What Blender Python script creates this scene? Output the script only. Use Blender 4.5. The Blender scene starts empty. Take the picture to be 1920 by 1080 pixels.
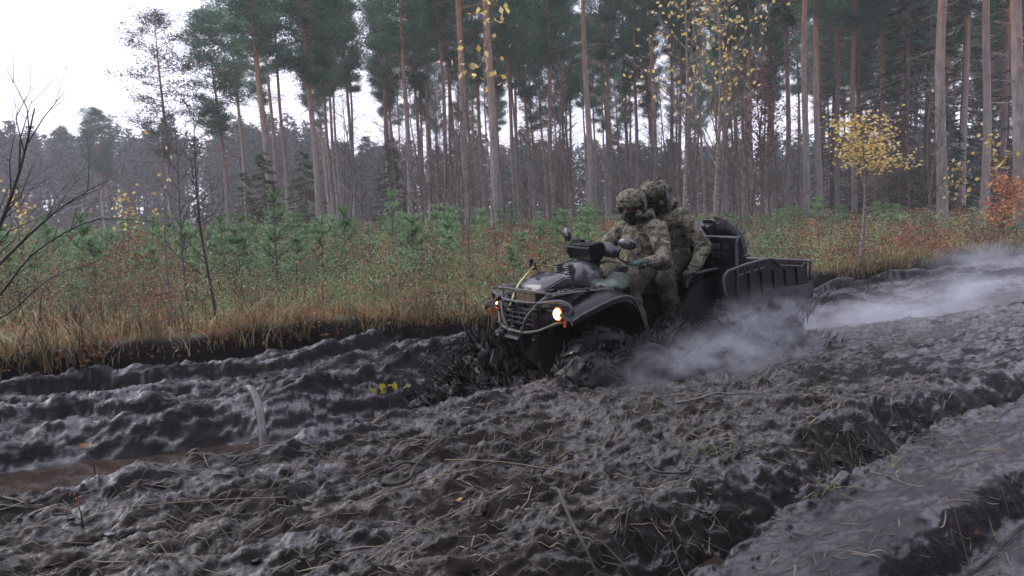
import bpy, bmesh, math, random
import numpy as np
from mathutils import Vector, Matrix
R = math.radians
SC = bpy.context.scene
COL = SC.collection

# ---------------------------------------------------------------- camera
F = 1400.0; CAMH = 1.3; PITCH = R(5.9); ROLL = R(1.5)
cam_d = bpy.data.cameras.new('camera'); cam = bpy.data.objects.new('camera', cam_d); COL.objects.link(cam)
cam_d.sensor_width = 36.0; cam_d.lens = F/1920*36; cam_d.clip_start = 0.05; cam_d.clip_end = 2000
_fw = Vector((0, math.cos(PITCH), -math.sin(PITCH))); _r0 = Vector((1, 0, 0)); _u0 = _r0.cross(_fw)
_r = _r0*math.cos(ROLL) - _u0*math.sin(ROLL); _u = _r0*math.sin(ROLL) + _u0*math.cos(ROLL)
cam.matrix_world = Matrix(((_r.x, _u.x, -_fw.x, 0), (_r.y, _u.y, -_fw.y, 0), (_r.z, _u.z, -_fw.z, CAMH), (0, 0, 0, 1)))
SC.camera = cam

# ---------------------------------------------------------------- world, sun, exposure
SUN_EL, SUN_AZ = R(36), R(-72)
w = bpy.data.worlds.new('World'); SC.world = w; w.use_nodes = True
nt = w.node_tree; nt.nodes.clear()
sky = nt.nodes.new('ShaderNodeTexSky'); sky.sky_type = 'NISHITA'; sky.sun_disc = False
sky.sun_elevation = SUN_EL; sky.sun_rotation = SUN_AZ; sky.dust_density = 4
tc = nt.nodes.new('ShaderNodeTexCoord'); nz = nt.nodes.new('ShaderNodeTexNoise')
nz.inputs['Scale'].default_value = 2.2; nz.inputs['Detail'].default_value = 5
rp = nt.nodes.new('ShaderNodeValToRGB')
rp.color_ramp.elements[0].position = 0.3; rp.color_ramp.elements[0].color = (9.3, 9.25, 11.6, 1)
rp.color_ramp.elements[1].position = 0.7; rp.color_ramp.elements[1].color = (11.2, 11.1, 13.4, 1)
mx = nt.nodes.new('ShaderNodeMixRGB'); mx.inputs[0].default_value = 0.88
bg = nt.nodes.new('ShaderNodeBackground'); bg.inputs[1].default_value = 0.10
out = nt.nodes.new('ShaderNodeOutputWorld')
L = nt.links.new
L(tc.outputs['Generated'], nz.inputs['Vector']); L(nz.outputs['Fac'], rp.inputs[0])
L(sky.outputs[0], mx.inputs[1]); L(rp.outputs[0], mx.inputs[2]); L(mx.outputs[0], bg.inputs[0]); L(bg.outputs[0], out.inputs[0])
sd = bpy.data.lights.new('sun', 'SUN'); sd.energy = 0.9; sd.angle = R(40); sd.color = (1.0, 0.96, 0.92)
sun = bpy.data.objects.new('sun', sd); COL.objects.link(sun)
sun.rotation_euler = (R(90)-SUN_EL, 0, R(180)-SUN_AZ)
SC.view_settings.view_transform = 'Standard'; SC.view_settings.look = 'None'
SC.view_settings.gamma = 1.0; SC.view_settings.exposure = 0.7; SC.view_settings.use_curve_mapping = False
SC.cycles.max_bounces = 6; SC.cycles.diffuse_bounces = 3; SC.cycles.glossy_bounces = 2
SC.cycles.transparent_max_bounces = 8; SC.cycles.volume_bounces = 3
SC.cycles.volume_step_rate = 2.0; SC.cycles.volume_max_steps = 64
SC.cycles.use_denoising = True

# ---------------------------------------------------------------- helpers
def tag(o, label=None, cat=None, group=None, kind=None):
    if label: o['label'] = label
    if cat: o['category'] = cat
    if group: o['group'] = group
    if kind: o['kind'] = kind
    return o
def empty(name, loc=(0, 0, 0), rz=0, label=None, cat=None, group=None):
    o = bpy.data.objects.new(name, None); COL.objects.link(o); o.location = loc; o.rotation_euler = (0, 0, rz)
    o.empty_display_size = .1
    return tag(o, label, cat, group)
def npmesh(name, V, Fc, mats=(), smooth=True):
    V = np.asarray(V, np.float32); Fc = np.asarray(Fc, np.int32)
    me = bpy.data.meshes.new(name); k = Fc.shape[1]
    me.vertices.add(len(V)); me.vertices.foreach_set('co', V.ravel())
    me.loops.add(Fc.size); me.loops.foreach_set('vertex_index', Fc.ravel())
    me.polygons.add(len(Fc)); me.polygons.foreach_set('loop_start', np.arange(0, Fc.size, k, dtype=np.int32))
    me.polygons.foreach_set('loop_total', np.full(len(Fc), k, np.int32))
    me.polygons.foreach_set('use_smooth', np.full(len(Fc), smooth, bool))
    me.update(calc_edges=True)
    for m in mats: me.materials.append(m)
    return me
def link(name, me, parent=None, **k):
    o = bpy.data.objects.new(name, me); COL.objects.link(o)
    if parent: o.parent = parent
    return tag(o, **k)

class MB:
    """collects tubes, boxes, lofts into one mesh"""
    def __init__(s): s.v = []; s.f = []
    def add(s, V, Fc):
        n = len(s.v); s.v += [tuple(map(float, p)) for p in V]; s.f += [tuple(i+n for i in q) for q in Fc]; return s
    def tube(s, pts, rad, sides=6, cap=True, smooth=0):
        P = [Vector(p) for p in pts]
        if smooth:
            Q = []; rr = []; n = len(P)
            if not hasattr(rad, '__len__'): rad = [rad]*n
            for i in range(n-1):
                a, b, c, d = P[max(i-1, 0)], P[i], P[i+1], P[min(i+2, n-1)]
                for j in range(smooth):
                    t = j/smooth
                    Q.append(.5*((2*b)+(c-a)*t+(2*a-5*b+4*c-d)*t*t+(3*b-3*c+d-a)*t**3)); rr.append(rad[i]+(rad[i+1]-rad[i])*t)
            Q.append(P[-1]); rr.append(rad[-1]); P = Q; rad = rr
        if not hasattr(rad, '__len__'): rad = [rad]*len(P)
        V = []; Fc = []; ref = None
        for i, p in enumerate(P):
            t = (P[min(i+1, len(P)-1)]-P[max(i-1, 0)])
            t = t.normalized() if t.length > 1e-9 else Vector((0, 0, 1))
            if ref is None: ref = Vector((0, 0, 1)) if abs(t.z) < .9 else Vector((1, 0, 0))
            a = (ref-t*ref.dot(t)).normalized(); ref = a; b = t.cross(a)
            for k in range(sides):
                an = 2*math.pi*k/sides; V.append(p+(a*math.cos(an)+b*math.sin(an))*rad[i])
        for i in range(len(P)-1):
            for k in range(sides):
                k2 = (k+1) % sides; Fc.append((i*sides+k, i*sides+k2, (i+1)*sides+k2, (i+1)*sides+k))
        if cap:
            Fc.append(tuple(range(sides-1, -1, -1))); o = (len(P)-1)*sides; Fc.append(tuple(o+k for k in range(sides)))
        return s.add(V, Fc)
    def prism(s, poly, a, b, axis='y', inset=0.0):
        """polygon in the plane normal to axis, extruded from a to b"""
        n = len(poly); V = []
        for t in (a, b):
            for p in poly:
                V.append({'y': (p[0], t, p[1]), 'x': (t, p[0], p[1]), 'z': (p[0], p[1], t)}[axis])
        return s.add(V, [tuple(range(n))[::-1], tuple(range(n, 2*n))]+[(i, (i+1) % n, n+(i+1) % n, n+i) for i in range(n)])
    def box(s, c, d, rot=None):
        V = [Vector((x*d[0]/2, y*d[1]/2, z*d[2]/2)) for x in (-1, 1) for y in (-1, 1) for z in (-1, 1)]
        if rot is not None: V = [rot @ v for v in V]
        V = [v+Vector(c) for v in V]
        return s.add(V, [(0, 1, 3, 2), (4, 6, 7, 5), (0, 4, 5, 1), (2, 3, 7, 6), (0, 2, 6, 4), (1, 5, 7, 3)])
    def loft(s, rings, closed=True, caps=True):
        n = len(rings[0]); V = [p for r in rings for p in r]; Fc = []
        for i in range(len(rings)-1):
            for k in range(n if closed else n-1):
                k2 = (k+1) % n; Fc.append((i*n+k, i*n+k2, (i+1)*n+k2, (i+1)*n+k))
        if caps and closed: Fc += [tuple(range(n-1, -1, -1)), tuple((len(rings)-1)*n+k for k in range(n))]
        return s.add(V, Fc)
    def ball(s, c, r, seg=12, rings=8, rot=None):
        if not hasattr(r, '__len__'): r = (r, r, r)
        V = []; Fc = []
        for i in range(rings+1):
            th = math.pi*i/rings
            for k in range(seg):
                ph = 2*math.pi*k/seg; v = Vector((math.sin(th)*math.cos(ph)*r[0], math.sin(th)*math.sin(ph)*r[1], math.cos(th)*r[2]))
                if rot is not None: v = rot @ v
                V.append(v+Vector(c))
        for i in range(rings):
            for k in range(seg): k2 = (k+1) % seg; Fc.append((i*seg+k, (i+1)*seg+k, (i+1)*seg+k2, i*seg+k2))
        return s.add(V, Fc)
    def mesh(s, name, m, smooth=False, bevel=0, weld=True):
        me = bpy.data.meshes.new(name); me.from_pydata(s.v, [], s.f)
        bm = bmesh.new(); bm.from_mesh(me)
        if weld: bmesh.ops.remove_doubles(bm, verts=bm.verts, dist=1e-5)
        bmesh.ops.recalc_face_normals(bm, faces=bm.faces)
        if bevel:
            es = [e for e in bm.edges if len(e.link_faces) == 2 and e.calc_face_angle() > .5]
            try: bmesh.ops.bevel(bm, geom=es, offset=bevel, segments=2, affect='EDGES', clamp_overlap=True)
            except Exception: pass
            for f in bm.faces: f.smooth = True
        bm.to_mesh(me); bm.free()
        if smooth: me.polygons.foreach_set('use_smooth', [True]*len(me.polygons))
        if m: me.materials.append(m)
        return me
    def build(s, name, m, parent=None, smooth=False, bevel=0, **k):
        me = s.mesh(name, m, smooth or bool(bevel), bevel)
        if bevel:
            me.set_sharp_from_angle(angle=R(40))
        return link(name, me, parent, **k)

# ---- numpy noise
def _h(ix, iy, seed):
    with np.errstate(over='ignore'):
        n = (ix.astype(np.uint32)*np.uint32(374761393)+iy.astype(np.uint32)*np.uint32(668265263)+np.uint32(seed*1274126177 & 0xffffffff))
        n = (n ^ (n >> np.uint32(13)))*np.uint32(1274126177); n = n ^ (n >> np.uint32(16))
    return (n & np.uint32(0xffffff)).astype(np.float32)/float(0xffffff)
def vn(x, y, seed=0):
    x = np.asarray(x, float); y = np.asarray(y, float)
    fx = np.floor(x); fy = np.floor(y); tx = x-fx; ty = y-fy; ix = fx.astype(np.int64); iy = fy.astype(np.int64)
    tx = tx*tx*(3-2*tx); ty = ty*ty*(3-2*ty)
    a = _h(ix, iy, seed); b = _h(ix+1, iy, seed); c = _h(ix, iy+1, seed); d = _h(ix+1, iy+1, seed)
    return (a+(b-a)*tx)*(1-ty)+(c+(d-c)*tx)*ty
def fbm(x, y, seed=0, o=4, g=.5):
    s = 0; a = 1; t = 0
    for i in range(o):
        s = s+a*(vn(x*2**i+i*17.3, y*2**i-i*9.1, seed+i)*2-1); t += a; a *= g
    return s/t
def vn3(p, seed=0):
    f = np.floor(p); t = p-f; i = f.astype(np.int64); t = t*t*(3-2*t)
    def lay(dz):
        k = i[:, 2]+dz; o = k*7919
        a = _h(i[:, 0]+o, i[:, 1]-o, seed); b = _h(i[:, 0]+1+o, i[:, 1]-o, seed); c = _h(i[:, 0]+o, i[:, 1]+1-o, seed); d = _h(i[:, 0]+1+o, i[:, 1]+1-o, seed)
        return (a+(b-a)*t[:, 0])*(1-t[:, 1])+(c+(d-c)*t[:, 0])*t[:, 1]
    return lay(0)*(1-t[:, 2])+lay(1)*t[:, 2]
def sst(a, b, x):
    t = np.clip((x-a)/(b-a), 0, 1); return t*t*(3-2*t)

# ---------------------------------------------------------------- materials
def newmat(name):
    m = bpy.data.materials.new(name); m.use_nodes = True; t = m.node_tree; t.nodes.clear()
    o = t.nodes.new('ShaderNodeOutputMaterial'); p = t.nodes.new('ShaderNodeBsdfPrincipled')
    t.links.new(p.outputs[0], o.inputs[0]); return m, t, p
def nd(t, ty, **k):
    n = t.nodes.new(ty)
    for a, b in k.items():
        if a in n.inputs: n.inputs[a].default_value = b
        else: setattr(n, a, b)
    return n
def ramp(t, fac, stops, const=False):
    r = t.nodes.new('ShaderNodeValToRGB'); e = r.color_ramp.elements
    if const: r.color_ramp.interpolation = 'CONSTANT'
    while len(e) < len(stops): e.new(.5)
    for i, (p, c) in enumerate(stops):
        e[i].position = p; e[i].color = (*c, 1) if len(c) == 3 else c
    if fac is not None: t.links.new(fac, r.inputs[0])
    return r
def bump(t, p, fac, strength=.3, dist=.02):
    b = nd(t, 'ShaderNodeBump', Strength=strength, Distance=dist); t.links.new(fac, b.inputs['Height']); t.links.new(b.outputs[0], p.inputs['Normal']); return b
def simple(name, c0, c1, scale=8, rough=.6, bmp=.2, coord='Object', detail=5, spec=.5, metal=0, sq=(1, 1, 1)):
    m, t, p = newmat(name)
    tc = nd(t, 'ShaderNodeTexCoord'); mp = nd(t, 'ShaderNodeMapping'); mp.inputs['Scale'].default_value = sq
    t.links.new(tc.outputs[coord], mp.inputs[0])
    n = nd(t, 'ShaderNodeTexNoise', Scale=scale, Detail=detail); t.links.new(mp.outputs[0], n.inputs['Vector'])
    r = ramp(t, n.outputs['Fac'], [(.35, c0), (.65, c1)]); t.links.new(r.outputs[0], p.inputs['Base Color'])
    p.inputs['Roughness'].default_value = rough; p.inputs['Metallic'].default_value = metal; p.inputs['Specular IOR Level'].default_value = spec
    if bmp: bump(t, p, n.outputs['Fac'], bmp, .01)
    return m
def island(name, cols, rough=.6, spec=.3, trans=0.0):
    """colour varies from leaf to leaf"""
    m, t, p = newmat(name); g = nd(t, 'ShaderNodeNewGeometry')
    n = len(cols); r = ramp(t, g.outputs['Random Per Island'], [(i/n, c) for i, c in enumerate(cols)], True)
    oi = nd(t, 'ShaderNodeObjectInfo'); hs = nd(t, 'ShaderNodeHueSaturation')
    mr = nd(t, 'ShaderNodeMapRange'); mr.inputs['To Min'].default_value = .75; mr.inputs['To Max'].default_value = 1.25
    t.links.new(oi.outputs['Random'], mr.inputs[0]); t.links.new(mr.outputs[0], hs.inputs['Value'])
    t.links.new(r.outputs[0], hs.inputs['Color']); t.links.new(hs.outputs[0], p.inputs['Base Color'])
    p.inputs['Roughness'].default_value = rough; p.inputs['Specular IOR Level'].default_value = spec
    if trans:
        tr = nd(t, 'ShaderNodeBsdfTranslucent'); t.links.new(hs.outputs[0], tr.inputs[0]); ms = nd(t, 'ShaderNodeMixShader'); ms.inputs[0].default_value = trans
        t.links.new(p.outputs[0], ms.inputs[1]); t.links.new(tr.outputs[0], ms.inputs[2]); t.links.new(ms.outputs[0], t.nodes['Material Output'].inputs[0])
    return m
M = {}
def bark(name, low, high, z0=.12, z1=.4):
    m, t, p = newmat(name); tc = nd(t, 'ShaderNodeTexCoord'); sp = nd(t, 'ShaderNodeSeparateXYZ')
    mp = nd(t, 'ShaderNodeMapping'); mp.inputs['Scale'].default_value = (6, 6, 1.4)
    t.links.new(tc.outputs['Object'], mp.inputs[0])
    n = nd(t, 'ShaderNodeTexNoise', Scale=1.6, Detail=6, Roughness=.65); t.links.new(mp.outputs[0], n.inputs['Vector'])
    t.links.new(tc.outputs['Generated'], sp.inputs[0])
    a = nd(t, 'ShaderNodeMath', operation='MULTIPLY_ADD'); a.inputs[1].default_value = .25; t.links.new(n.outputs['Fac'], a.inputs[0]); t.links.new(sp.outputs['Z'], a.inputs[2])
    r1 = ramp(t, a.outputs[0], [(z0+.12, (0, 0, 0)), (z1+.12, (1, 1, 1))])
    cl = ramp(t, n.outputs['Fac'], [(.35, tuple(c*.55 for c in low)), (.62, low)]); ch = ramp(t, n.outputs['Fac'], [(.35, tuple(c*.6 for c in high)), (.62, high)])
    mx = nd(t, 'ShaderNodeMixRGB'); t.links.new(r1.outputs[0], mx.inputs[0]); t.links.new(cl.outputs[0], mx.inputs[1]); t.links.new(ch.outputs[0], mx.inputs[2])
    t.links.new(mx.outputs[0], p.inputs['Base Color']); p.inputs['Roughness'].default_value = .85; p.inputs['Specular IOR Level'].default_value = .2
    bump(t, p, n.outputs['Fac'], .6, .03); return m
M['pine_bark'] = bark('pine_bark', (.30, .265, .25), (.33, .175, .105), .20, .5)
M['pine_bark_grey'] = bark('pine_bark_grey', (.26, .24, .25), (.21, .13, .09), .3, .6)
M['twig'] = simple('twig', (.075, .058, .052), (.14, .11, .10), 9, .8, 0)
M['dark_twig'] = simple('dark_twig', (.035, .03, .03), (.07, .06, .058), 12, .7, 0)
M['birch_bark'] = simple('birch_bark', (.10, .08, .065), (.27, .235, .20), 7, .7, .2, sq=(1, 1, 3))
M['needle'] = island('needle', [(.05, .14, .09), (.075, .175, .105), (.095, .195, .115), (.055, .12, .08), (.105, .175, .10)], trans=.4)
M['needle_sparse'] = island('needle_sparse', [(.075, .082, .072), (.06, .07, .062), (.09, .085, .08), (.055, .05, .048)], trans=.2)
M['spruce_needle'] = island('spruce_needle', [(.018, .035, .018), (.028, .048, .022), (.04, .055, .022), (.022, .038, .024)])
M['spruce_olive'] = island('spruce_olive', [(.06, .075, .02), (.08, .09, .028), (.045, .06, .02), (.10, .10, .03)])
M['sapling_needle'] = island('sapling_needle', [(.15, .29, .13), (.19, .34, .15), (.23, .37, .16), (.11, .23, .13), (.27, .35, .15)], trans=.15)
M['yellow_leaf'] = island('yellow_leaf', [(.74, .56, .16), (.80, .64, .24), (.62, .43, .12), (.74, .62, .32), (.50, .35, .14)], trans=.35)
M['orange_leaf'] = island('orange_leaf', [(.50, .21, .08), (.42, .16, .065), (.55, .29, .12), (.30, .12, .06)], trans=.3)
M['rust_leaf'] = island('rust_leaf', [(.18, .08, .055), (.13, .065, .05), (.22, .10, .065), (.10, .065, .055)], trans=.15)
M['grass'] = island('grass', [(.15, .19, .08), (.20, .22, .10), (.30, .26, .14), (.12, .17, .08), (.24, .16, .09), (.14, .09, .06), (.36, .31, .18), (.07, .07, .04)], trans=.15)
M['straw_grass'] = island('straw_grass', [(.34, .26, .12), (.42, .33, .18), (.26, .18, .085), (.20, .12, .065), (.12, .08, .045), (.17, .17, .08)], trans=.2)
M['fern'] = island('fern', [(.30, .13, .075), (.24, .10, .06), (.38, .21, .11), (.16, .08, .055), (.13, .14, .07), (.30, .23, .13), (.07, .05, .04), (.42, .20, .09), (.34, .29, .17)], trans=.1)
M['green_herb'] = island('green_herb', [(.11, .19, .08), (.16, .24, .11), (.09, .15, .08), (.20, .26, .14), (.25, .28, .16)], trans=.15)
M['straw'] = island('straw', [(.10, .075, .05), (.06, .045, .034), (.19, .15, .095), (.045, .034, .028), (.09, .095, .05), (.035, .026, .023), (.06, .038, .03)], rough=.5, spec=.5)
def tinted(name, rough=.65, trans=.15):
    """each clump has its own hue, stored on the mesh; single leaves vary a little"""
    m, t, p = newmat(name); a = nd(t, 'ShaderNodeAttribute', attribute_name='tint'); g = nd(t, 'ShaderNodeNewGeometry')
    hs = nd(t, 'ShaderNodeHueSaturation'); mr = nd(t, 'ShaderNodeMapRange'); mr.inputs['To Min'].default_value = .65; mr.inputs['To Max'].default_value = 1.45
    t.links.new(g.outputs['Random Per Island'], mr.inputs[0]); t.links.new(mr.outputs[0], hs.inputs['Value']); t.links.new(a.outputs['Color'], hs.inputs['Color']); t.links.new(hs.outputs[0], p.inputs['Base Color'])
    p.inputs['Roughness'].default_value = rough; p.inputs['Specular IOR Level'].default_value = .25
    tr = nd(t, 'ShaderNodeBsdfTranslucent'); t.links.new(hs.outputs[0], tr.inputs[0]); ms = nd(t, 'ShaderNodeMixShader'); ms.inputs[0].default_value = trans
    t.links.new(p.outputs[0], ms.inputs[1]); t.links.new(tr.outputs[0], ms.inputs[2]); t.links.new(ms.outputs[0], t.nodes['Material Output'].inputs[0]); return m
def set_tint(me, cols_, per):
    c_ = np.ones((len(me.vertices), 4), np.float32); c_[:, :3] = np.repeat(cols_, per, 0); a = me.attributes.new('tint', 'FLOAT_COLOR', 'POINT'); a.data.foreach_set('color', c_.ravel()); return me
M['tinted'] = tinted('clump_foliage')
M['far_tree'] = island('far_tree', [(.045, .075, .06), (.055, .085, .068), (.04, .062, .055), (.07, .09, .07)])

def mud_mat():
    """glossy wet film over matte black mud; torn steep faces and patches stay matte"""
    m, t, p = newmat('wet_mud'); tc = nd(t, 'ShaderNodeTexCoord'); LK = t.links.new
    mp = nd(t, 'ShaderNodeMapping'); mp.inputs['Rotation'].default_value = (0, 0, R(-32)); LK(tc.outputs['Object'], mp.inputs[0])
    m2 = nd(t, 'ShaderNodeMapping'); m2.inputs['Scale'].default_value = (.42, 1, 1); LK(mp.outputs[0], m2.inputs[0])
    def noise(sc, de=7, ro=.62, src=m2): n = nd(t, 'ShaderNodeTexNoise', Scale=sc, Detail=de, Roughness=ro); LK(src.outputs[0], n.inputs['Vector']); return n
    def mix(f, a_, b_):
        x = nd(t, 'ShaderNodeMixRGB'); LK(f, x.inputs[0])
        for i, q in ((1, a_), (2, b_)):
            if hasattr(q, 'links'): LK(q, x.inputs[i])
            else: x.inputs[i].default_value = q if hasattr(q, '__len__') else (q, q, q, 1)
        return x.outputs[0]
    def at(n_): return nd(t, 'ShaderNodeAttribute', attribute_name=n_).outputs['Fac']
    n1, n2, n5, n6 = noise(2.2, 8), noise(30), noise(7.5, 8, .66), noise(1.1, 3)
    ad = nd(t, 'ShaderNodeMath', operation='MULTIPLY_ADD'); ad.inputs[1].default_value = .45; LK(n6.outputs['Fac'], ad.inputs[0]); gl = at('gloss'); g1 = nd(t, 'ShaderNodeMath', operation='MULTIPLY_ADD'); g1.inputs[1].default_value = .05; LK(gl, g1.inputs[0]); LK(n5.outputs['Fac'], g1.inputs[2]); LK(g1.outputs[0], ad.inputs[2])
    film = ramp(t, ad.outputs[0], [(.675, (0, 0, 0)), (.77, (1, 1, 1))]).outputs[0]
    torn = at('torn'); iv = nd(t, 'ShaderNodeMath', operation='SUBTRACT'); iv.inputs[0].default_value = 1; LK(torn, iv.inputs[1])
    fm = nd(t, 'ShaderNodeMath', operation='MULTIPLY'); LK(film, fm.inputs[0]); LK(iv.outputs[0], fm.inputs[1]); wet = fm.outputs[0]
    mudc = ramp(t, n1.outputs['Fac'], [(.3, (.006, .0045, .0045)), (.5, (.014, .011, .0115)), (.72, (.028, .023, .025))]).outputs[0]
    wetc = mix(wet, mudc, (.026, .022, .026, 1))
    litc = ramp(t, n2.outputs['Fac'], [(.35, (.009, .007, .006)), (.52, (.028, .020, .015)), (.70, (.072, .054, .034))]).outputs[0]
    n3 = noise(3.0, 8, .7, tc) if False else None
    n3 = nd(t, 'ShaderNodeTexNoise', Scale=3.0, Detail=8, Roughness=.7); LK(tc.outputs['Object'], n3.inputs['Vector'])
    vg = ramp(t, n3.outputs['Fac'], [(.3, (.022, .016, .012)), (.42, (.07, .06, .028)), (.5, (.15, .07, .035)), (.58, (.09, .11, .045)), (.7, (.18, .14, .07))]).outputs[0]
    c = mix(at('litter'), wetc, litc); c = mix(at('verge'), c, vg); c = mix(at('peat_shade'), c, (.008, .006, .005, 1)); sl = at('slab'); c = mix(sl, c, ramp(t, n2.outputs['Fac'], [(.35, (.016, .013, .015)), (.65, (.042, .036, .040))]).outputs[0]); LK(c, p.inputs['Base Color'])
    r_ = mix(wet, .62, mix(gl, .18, .30)); r_ = mix(at('litter'), r_, mix(wet, .6, .3)); r_ = mix(at('verge'), r_, .9); r_ = mix(at('peat_shade'), r_, .85); r_ = mix(sl, r_, mix(film, .50, .30)); LK(r_, p.inputs['Roughness'])
    sp_ = mix(wet, .14, 1.0); sp_ = mix(at('verge'), sp_, .15); sp_ = mix(at('peat_shade'), sp_, .08); sp_ = mix(sl, sp_, mix(film, .40, .60)); LK(sp_, p.inputs['Specular IOR Level'])
    n9 = noise(95, 4, .6); bs = nd(t, 'ShaderNodeMath', operation='MULTIPLY_ADD'); bs.inputs[1].default_value = .3; LK(n9.outputs['Fac'], bs.inputs[0]); LK(n2.outputs['Fac'], bs.inputs[2]); bump(t, p, bs.outputs[0], .9, .010); return m
M['mud'] = mud_mat()
def water_mat():
    m, t, p = newmat('muddy_water'); tc = nd(t, 'ShaderNodeTexCoord')
    n = nd(t, 'ShaderNodeTexNoise', Scale=7, Detail=3); t.links.new(tc.outputs['Object'], n.inputs['Vector'])
    r = ramp(t, n.outputs['Fac'], [(.3, (.032, .022, .017)), (.7, (.055, .038, .029))]); t.links.new(r.outputs[0], p.inputs['Base Color'])
    p.inputs['Roughness'].default_value = .05; p.inputs['IOR'].default_value = 1.33; p.inputs['Specular IOR Level'].default_value = .5
    bump(t, p, n.outputs['Fac'], .12, .02); return m
M['water'] = water_mat()
M['splash'] = simple('splash_mud', (.004, .0032, .0035), (.015, .0125, .013), 14, .40, .5, detail=8, spec=.28)
# ---------------------------------------------------------------- terrain
TH = R(32); CU, SU = math.cos(TH), math.sin(TH)
def sc_of(x, y): return x*CU+y*SU, -x*SU+y*CU
def xy_of(s, c): return s*CU-c*SU, s*SU+c*CU
def ip(s, xs, ys): return np.interp(s, xs, ys)
def c_bank(s): return ip(s, [-8, 0, 2, 4, 7, 11, 19, 45], [7.3, 7.15, 7.0, 6.6, 6.7, 7.1, 8.3, 11])+.22*fbm(s*.9, s*0+3, 5, 3)
def c_near(s): return ip(s, [-6, 0, 1, 2.2, 3.3, 4.5, 6.2, 8, 30], [3.7, 3.93, 4.03, 4.24, 4.42, 4.55, 4.5, 4.3, 4.3])+.07*fbm(s*2.3, s*0, 8, 3)
def c_far(s): return ip(s, [-6, -.3, 1, 1.8, 3, 6, 8, 30], [5.5, 5.3, 5.05, 4.98, 5.6, 5.7, 5.5, 5.5])+.10*fbm(s*2.1, s*0, 9, 3)
def c_r2(s): return ip(s, [-2, 0, 1.2, 1.74, 2.67, 3.9, 4.6, 5.2, 8, 30], [1.3, 1.55, 1.72, 1.82, 1.98, 2.22, 2.3, 2.27, 2.3, 2.4])+.03*fbm(s*3, s*0, 11, 3)
def c_r3(s): return ip(s, [0, 2.38, 3.2, 3.6, 8, 30], [1.05, 1.37, 1.49, 1.55, 1.7, 1.8])
def terrain(x, y, fine=True):
    x = np.asarray(x, float); y = np.asarray(y, float); s, c = sc_of(x, y)
    cb, cn, cf, c2, c3 = c_bank(s), c_near(s), c_far(s), c_r2(s), c_r3(s)
    dist = np.hypot(x, y)
    big = fbm(s*.7, c*1.3, 20, 3)
    h = .02+.03*big
    road = 1-sst(cb-.05, cb+.3, c)
    # near strip between the ruts: lumpy, raised lip
    mid = sst(c2, c2+.35, c)*(1-sst(cn-.1, cn+.05, c))
    h = h+mid*(.03+.05*np.exp(-((c-cn+.15)/.18)**2))
    # rut 1 with water
    w1 = sst(cn, cn+.22, c)*(1-sst(cf-.05, cf+.5, c))
    h = h-(.33-.2*sst(6.5, 9.5, s))*w1
    # ledges on the far side of the rut
    for off, amp, sd in ((.42, .09, 31), (.8, .06, 34), (1.15, .10, 32), (1.6, .06, 33)):
        e = cf+off+.16*fbm(s*1.1, s*0+off, sd, 3); a = np.clip(amp*(1+1.2*fbm(s*.8, s*0, sd+5, 2)), 0, 1)
        h = h+a*sst(e, e+.035, c)*road-a*.9*sst(e+.07, e+.34, c)*road
    # rut 2
    j = .05*fbm(s*5, c*5, 41, 3)
    w2 = sst(c2-.03, c2+.05, c)*(1-sst(c2+.10+j, c2+.40+j, c))
    h = h-.27*w2*sst(9, 6, s) if False else h-.27*w2
    h = h+.02*np.exp(-((c-c2+.06)/.07)**2)
    # rut 3
    w3 = np.exp(-((c-c3)/.10)**2); h = h-.20*w3
    h = h-.04*sst(c3, c3-.3, c)
    # puddle
    h = h-.05*np.exp(-(((s-2.12)/.38)**2+((c-3.0)/.13)**2))
    # roughness of the mud
    slab = (1-sst(c2-.25, c2+.02, c))
    rough = (1-.72*slab)*road*(1-.5*sst(3.8, 6.5, s))
    r1 = 1-np.abs(fbm(s*2.2, c*4.4, 51, 4)); r2 = fbm(s*3.6, c*9, 52, 4, .5)
    wet = 1-.78*sst(.5, .95, w1)
    h = h+rough*wet*(.055*(r1-.75)+.052*r2*(1-.3*w2)+.016*fbm(s*1.8, c*24, 59, 3)+.020*(1-np.abs(fbm(s*4.5, c*13, 58, 3))*2.2).clip(0, 1)**2)
    if fine:
        cl = np.clip(fbm(s*9, c*19, 53, 4, .52), -.25, 1)
        h = h+rough*wet*(.046*cl+.013*fbm(s*28, c*52, 54, 3, .55)*(dist < 12))+slab*road*(.006*fbm(s*16, c*40, 55, 4)+.02*np.clip(fbm(s*5, c*9, 57, 4)-.25, 0, 1))
    # bank and verge
    rise = sst(cb-.08, cb+.22, c)
    vg = .23+.05*fbm(x*.5, y*.5, 60, 3)+.17*fbm(x*.9, y*.9, 63, 3)*sst(0, 1.2, c-cb)+.04*fbm(x*3, y*3, 61, 3)+.0035*np.clip(dist-10, 0, 60)
    h = h*(1-rise)+rise*vg
    h = h-.10*np.exp(-((c-cb+.12)/.14)**2)*(1+.6*fbm(s*3, s*0, 62, 3))
    return h
def gz(x, y): return float(terrain(np.array([x]), np.array([y]), False)[0])
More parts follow.
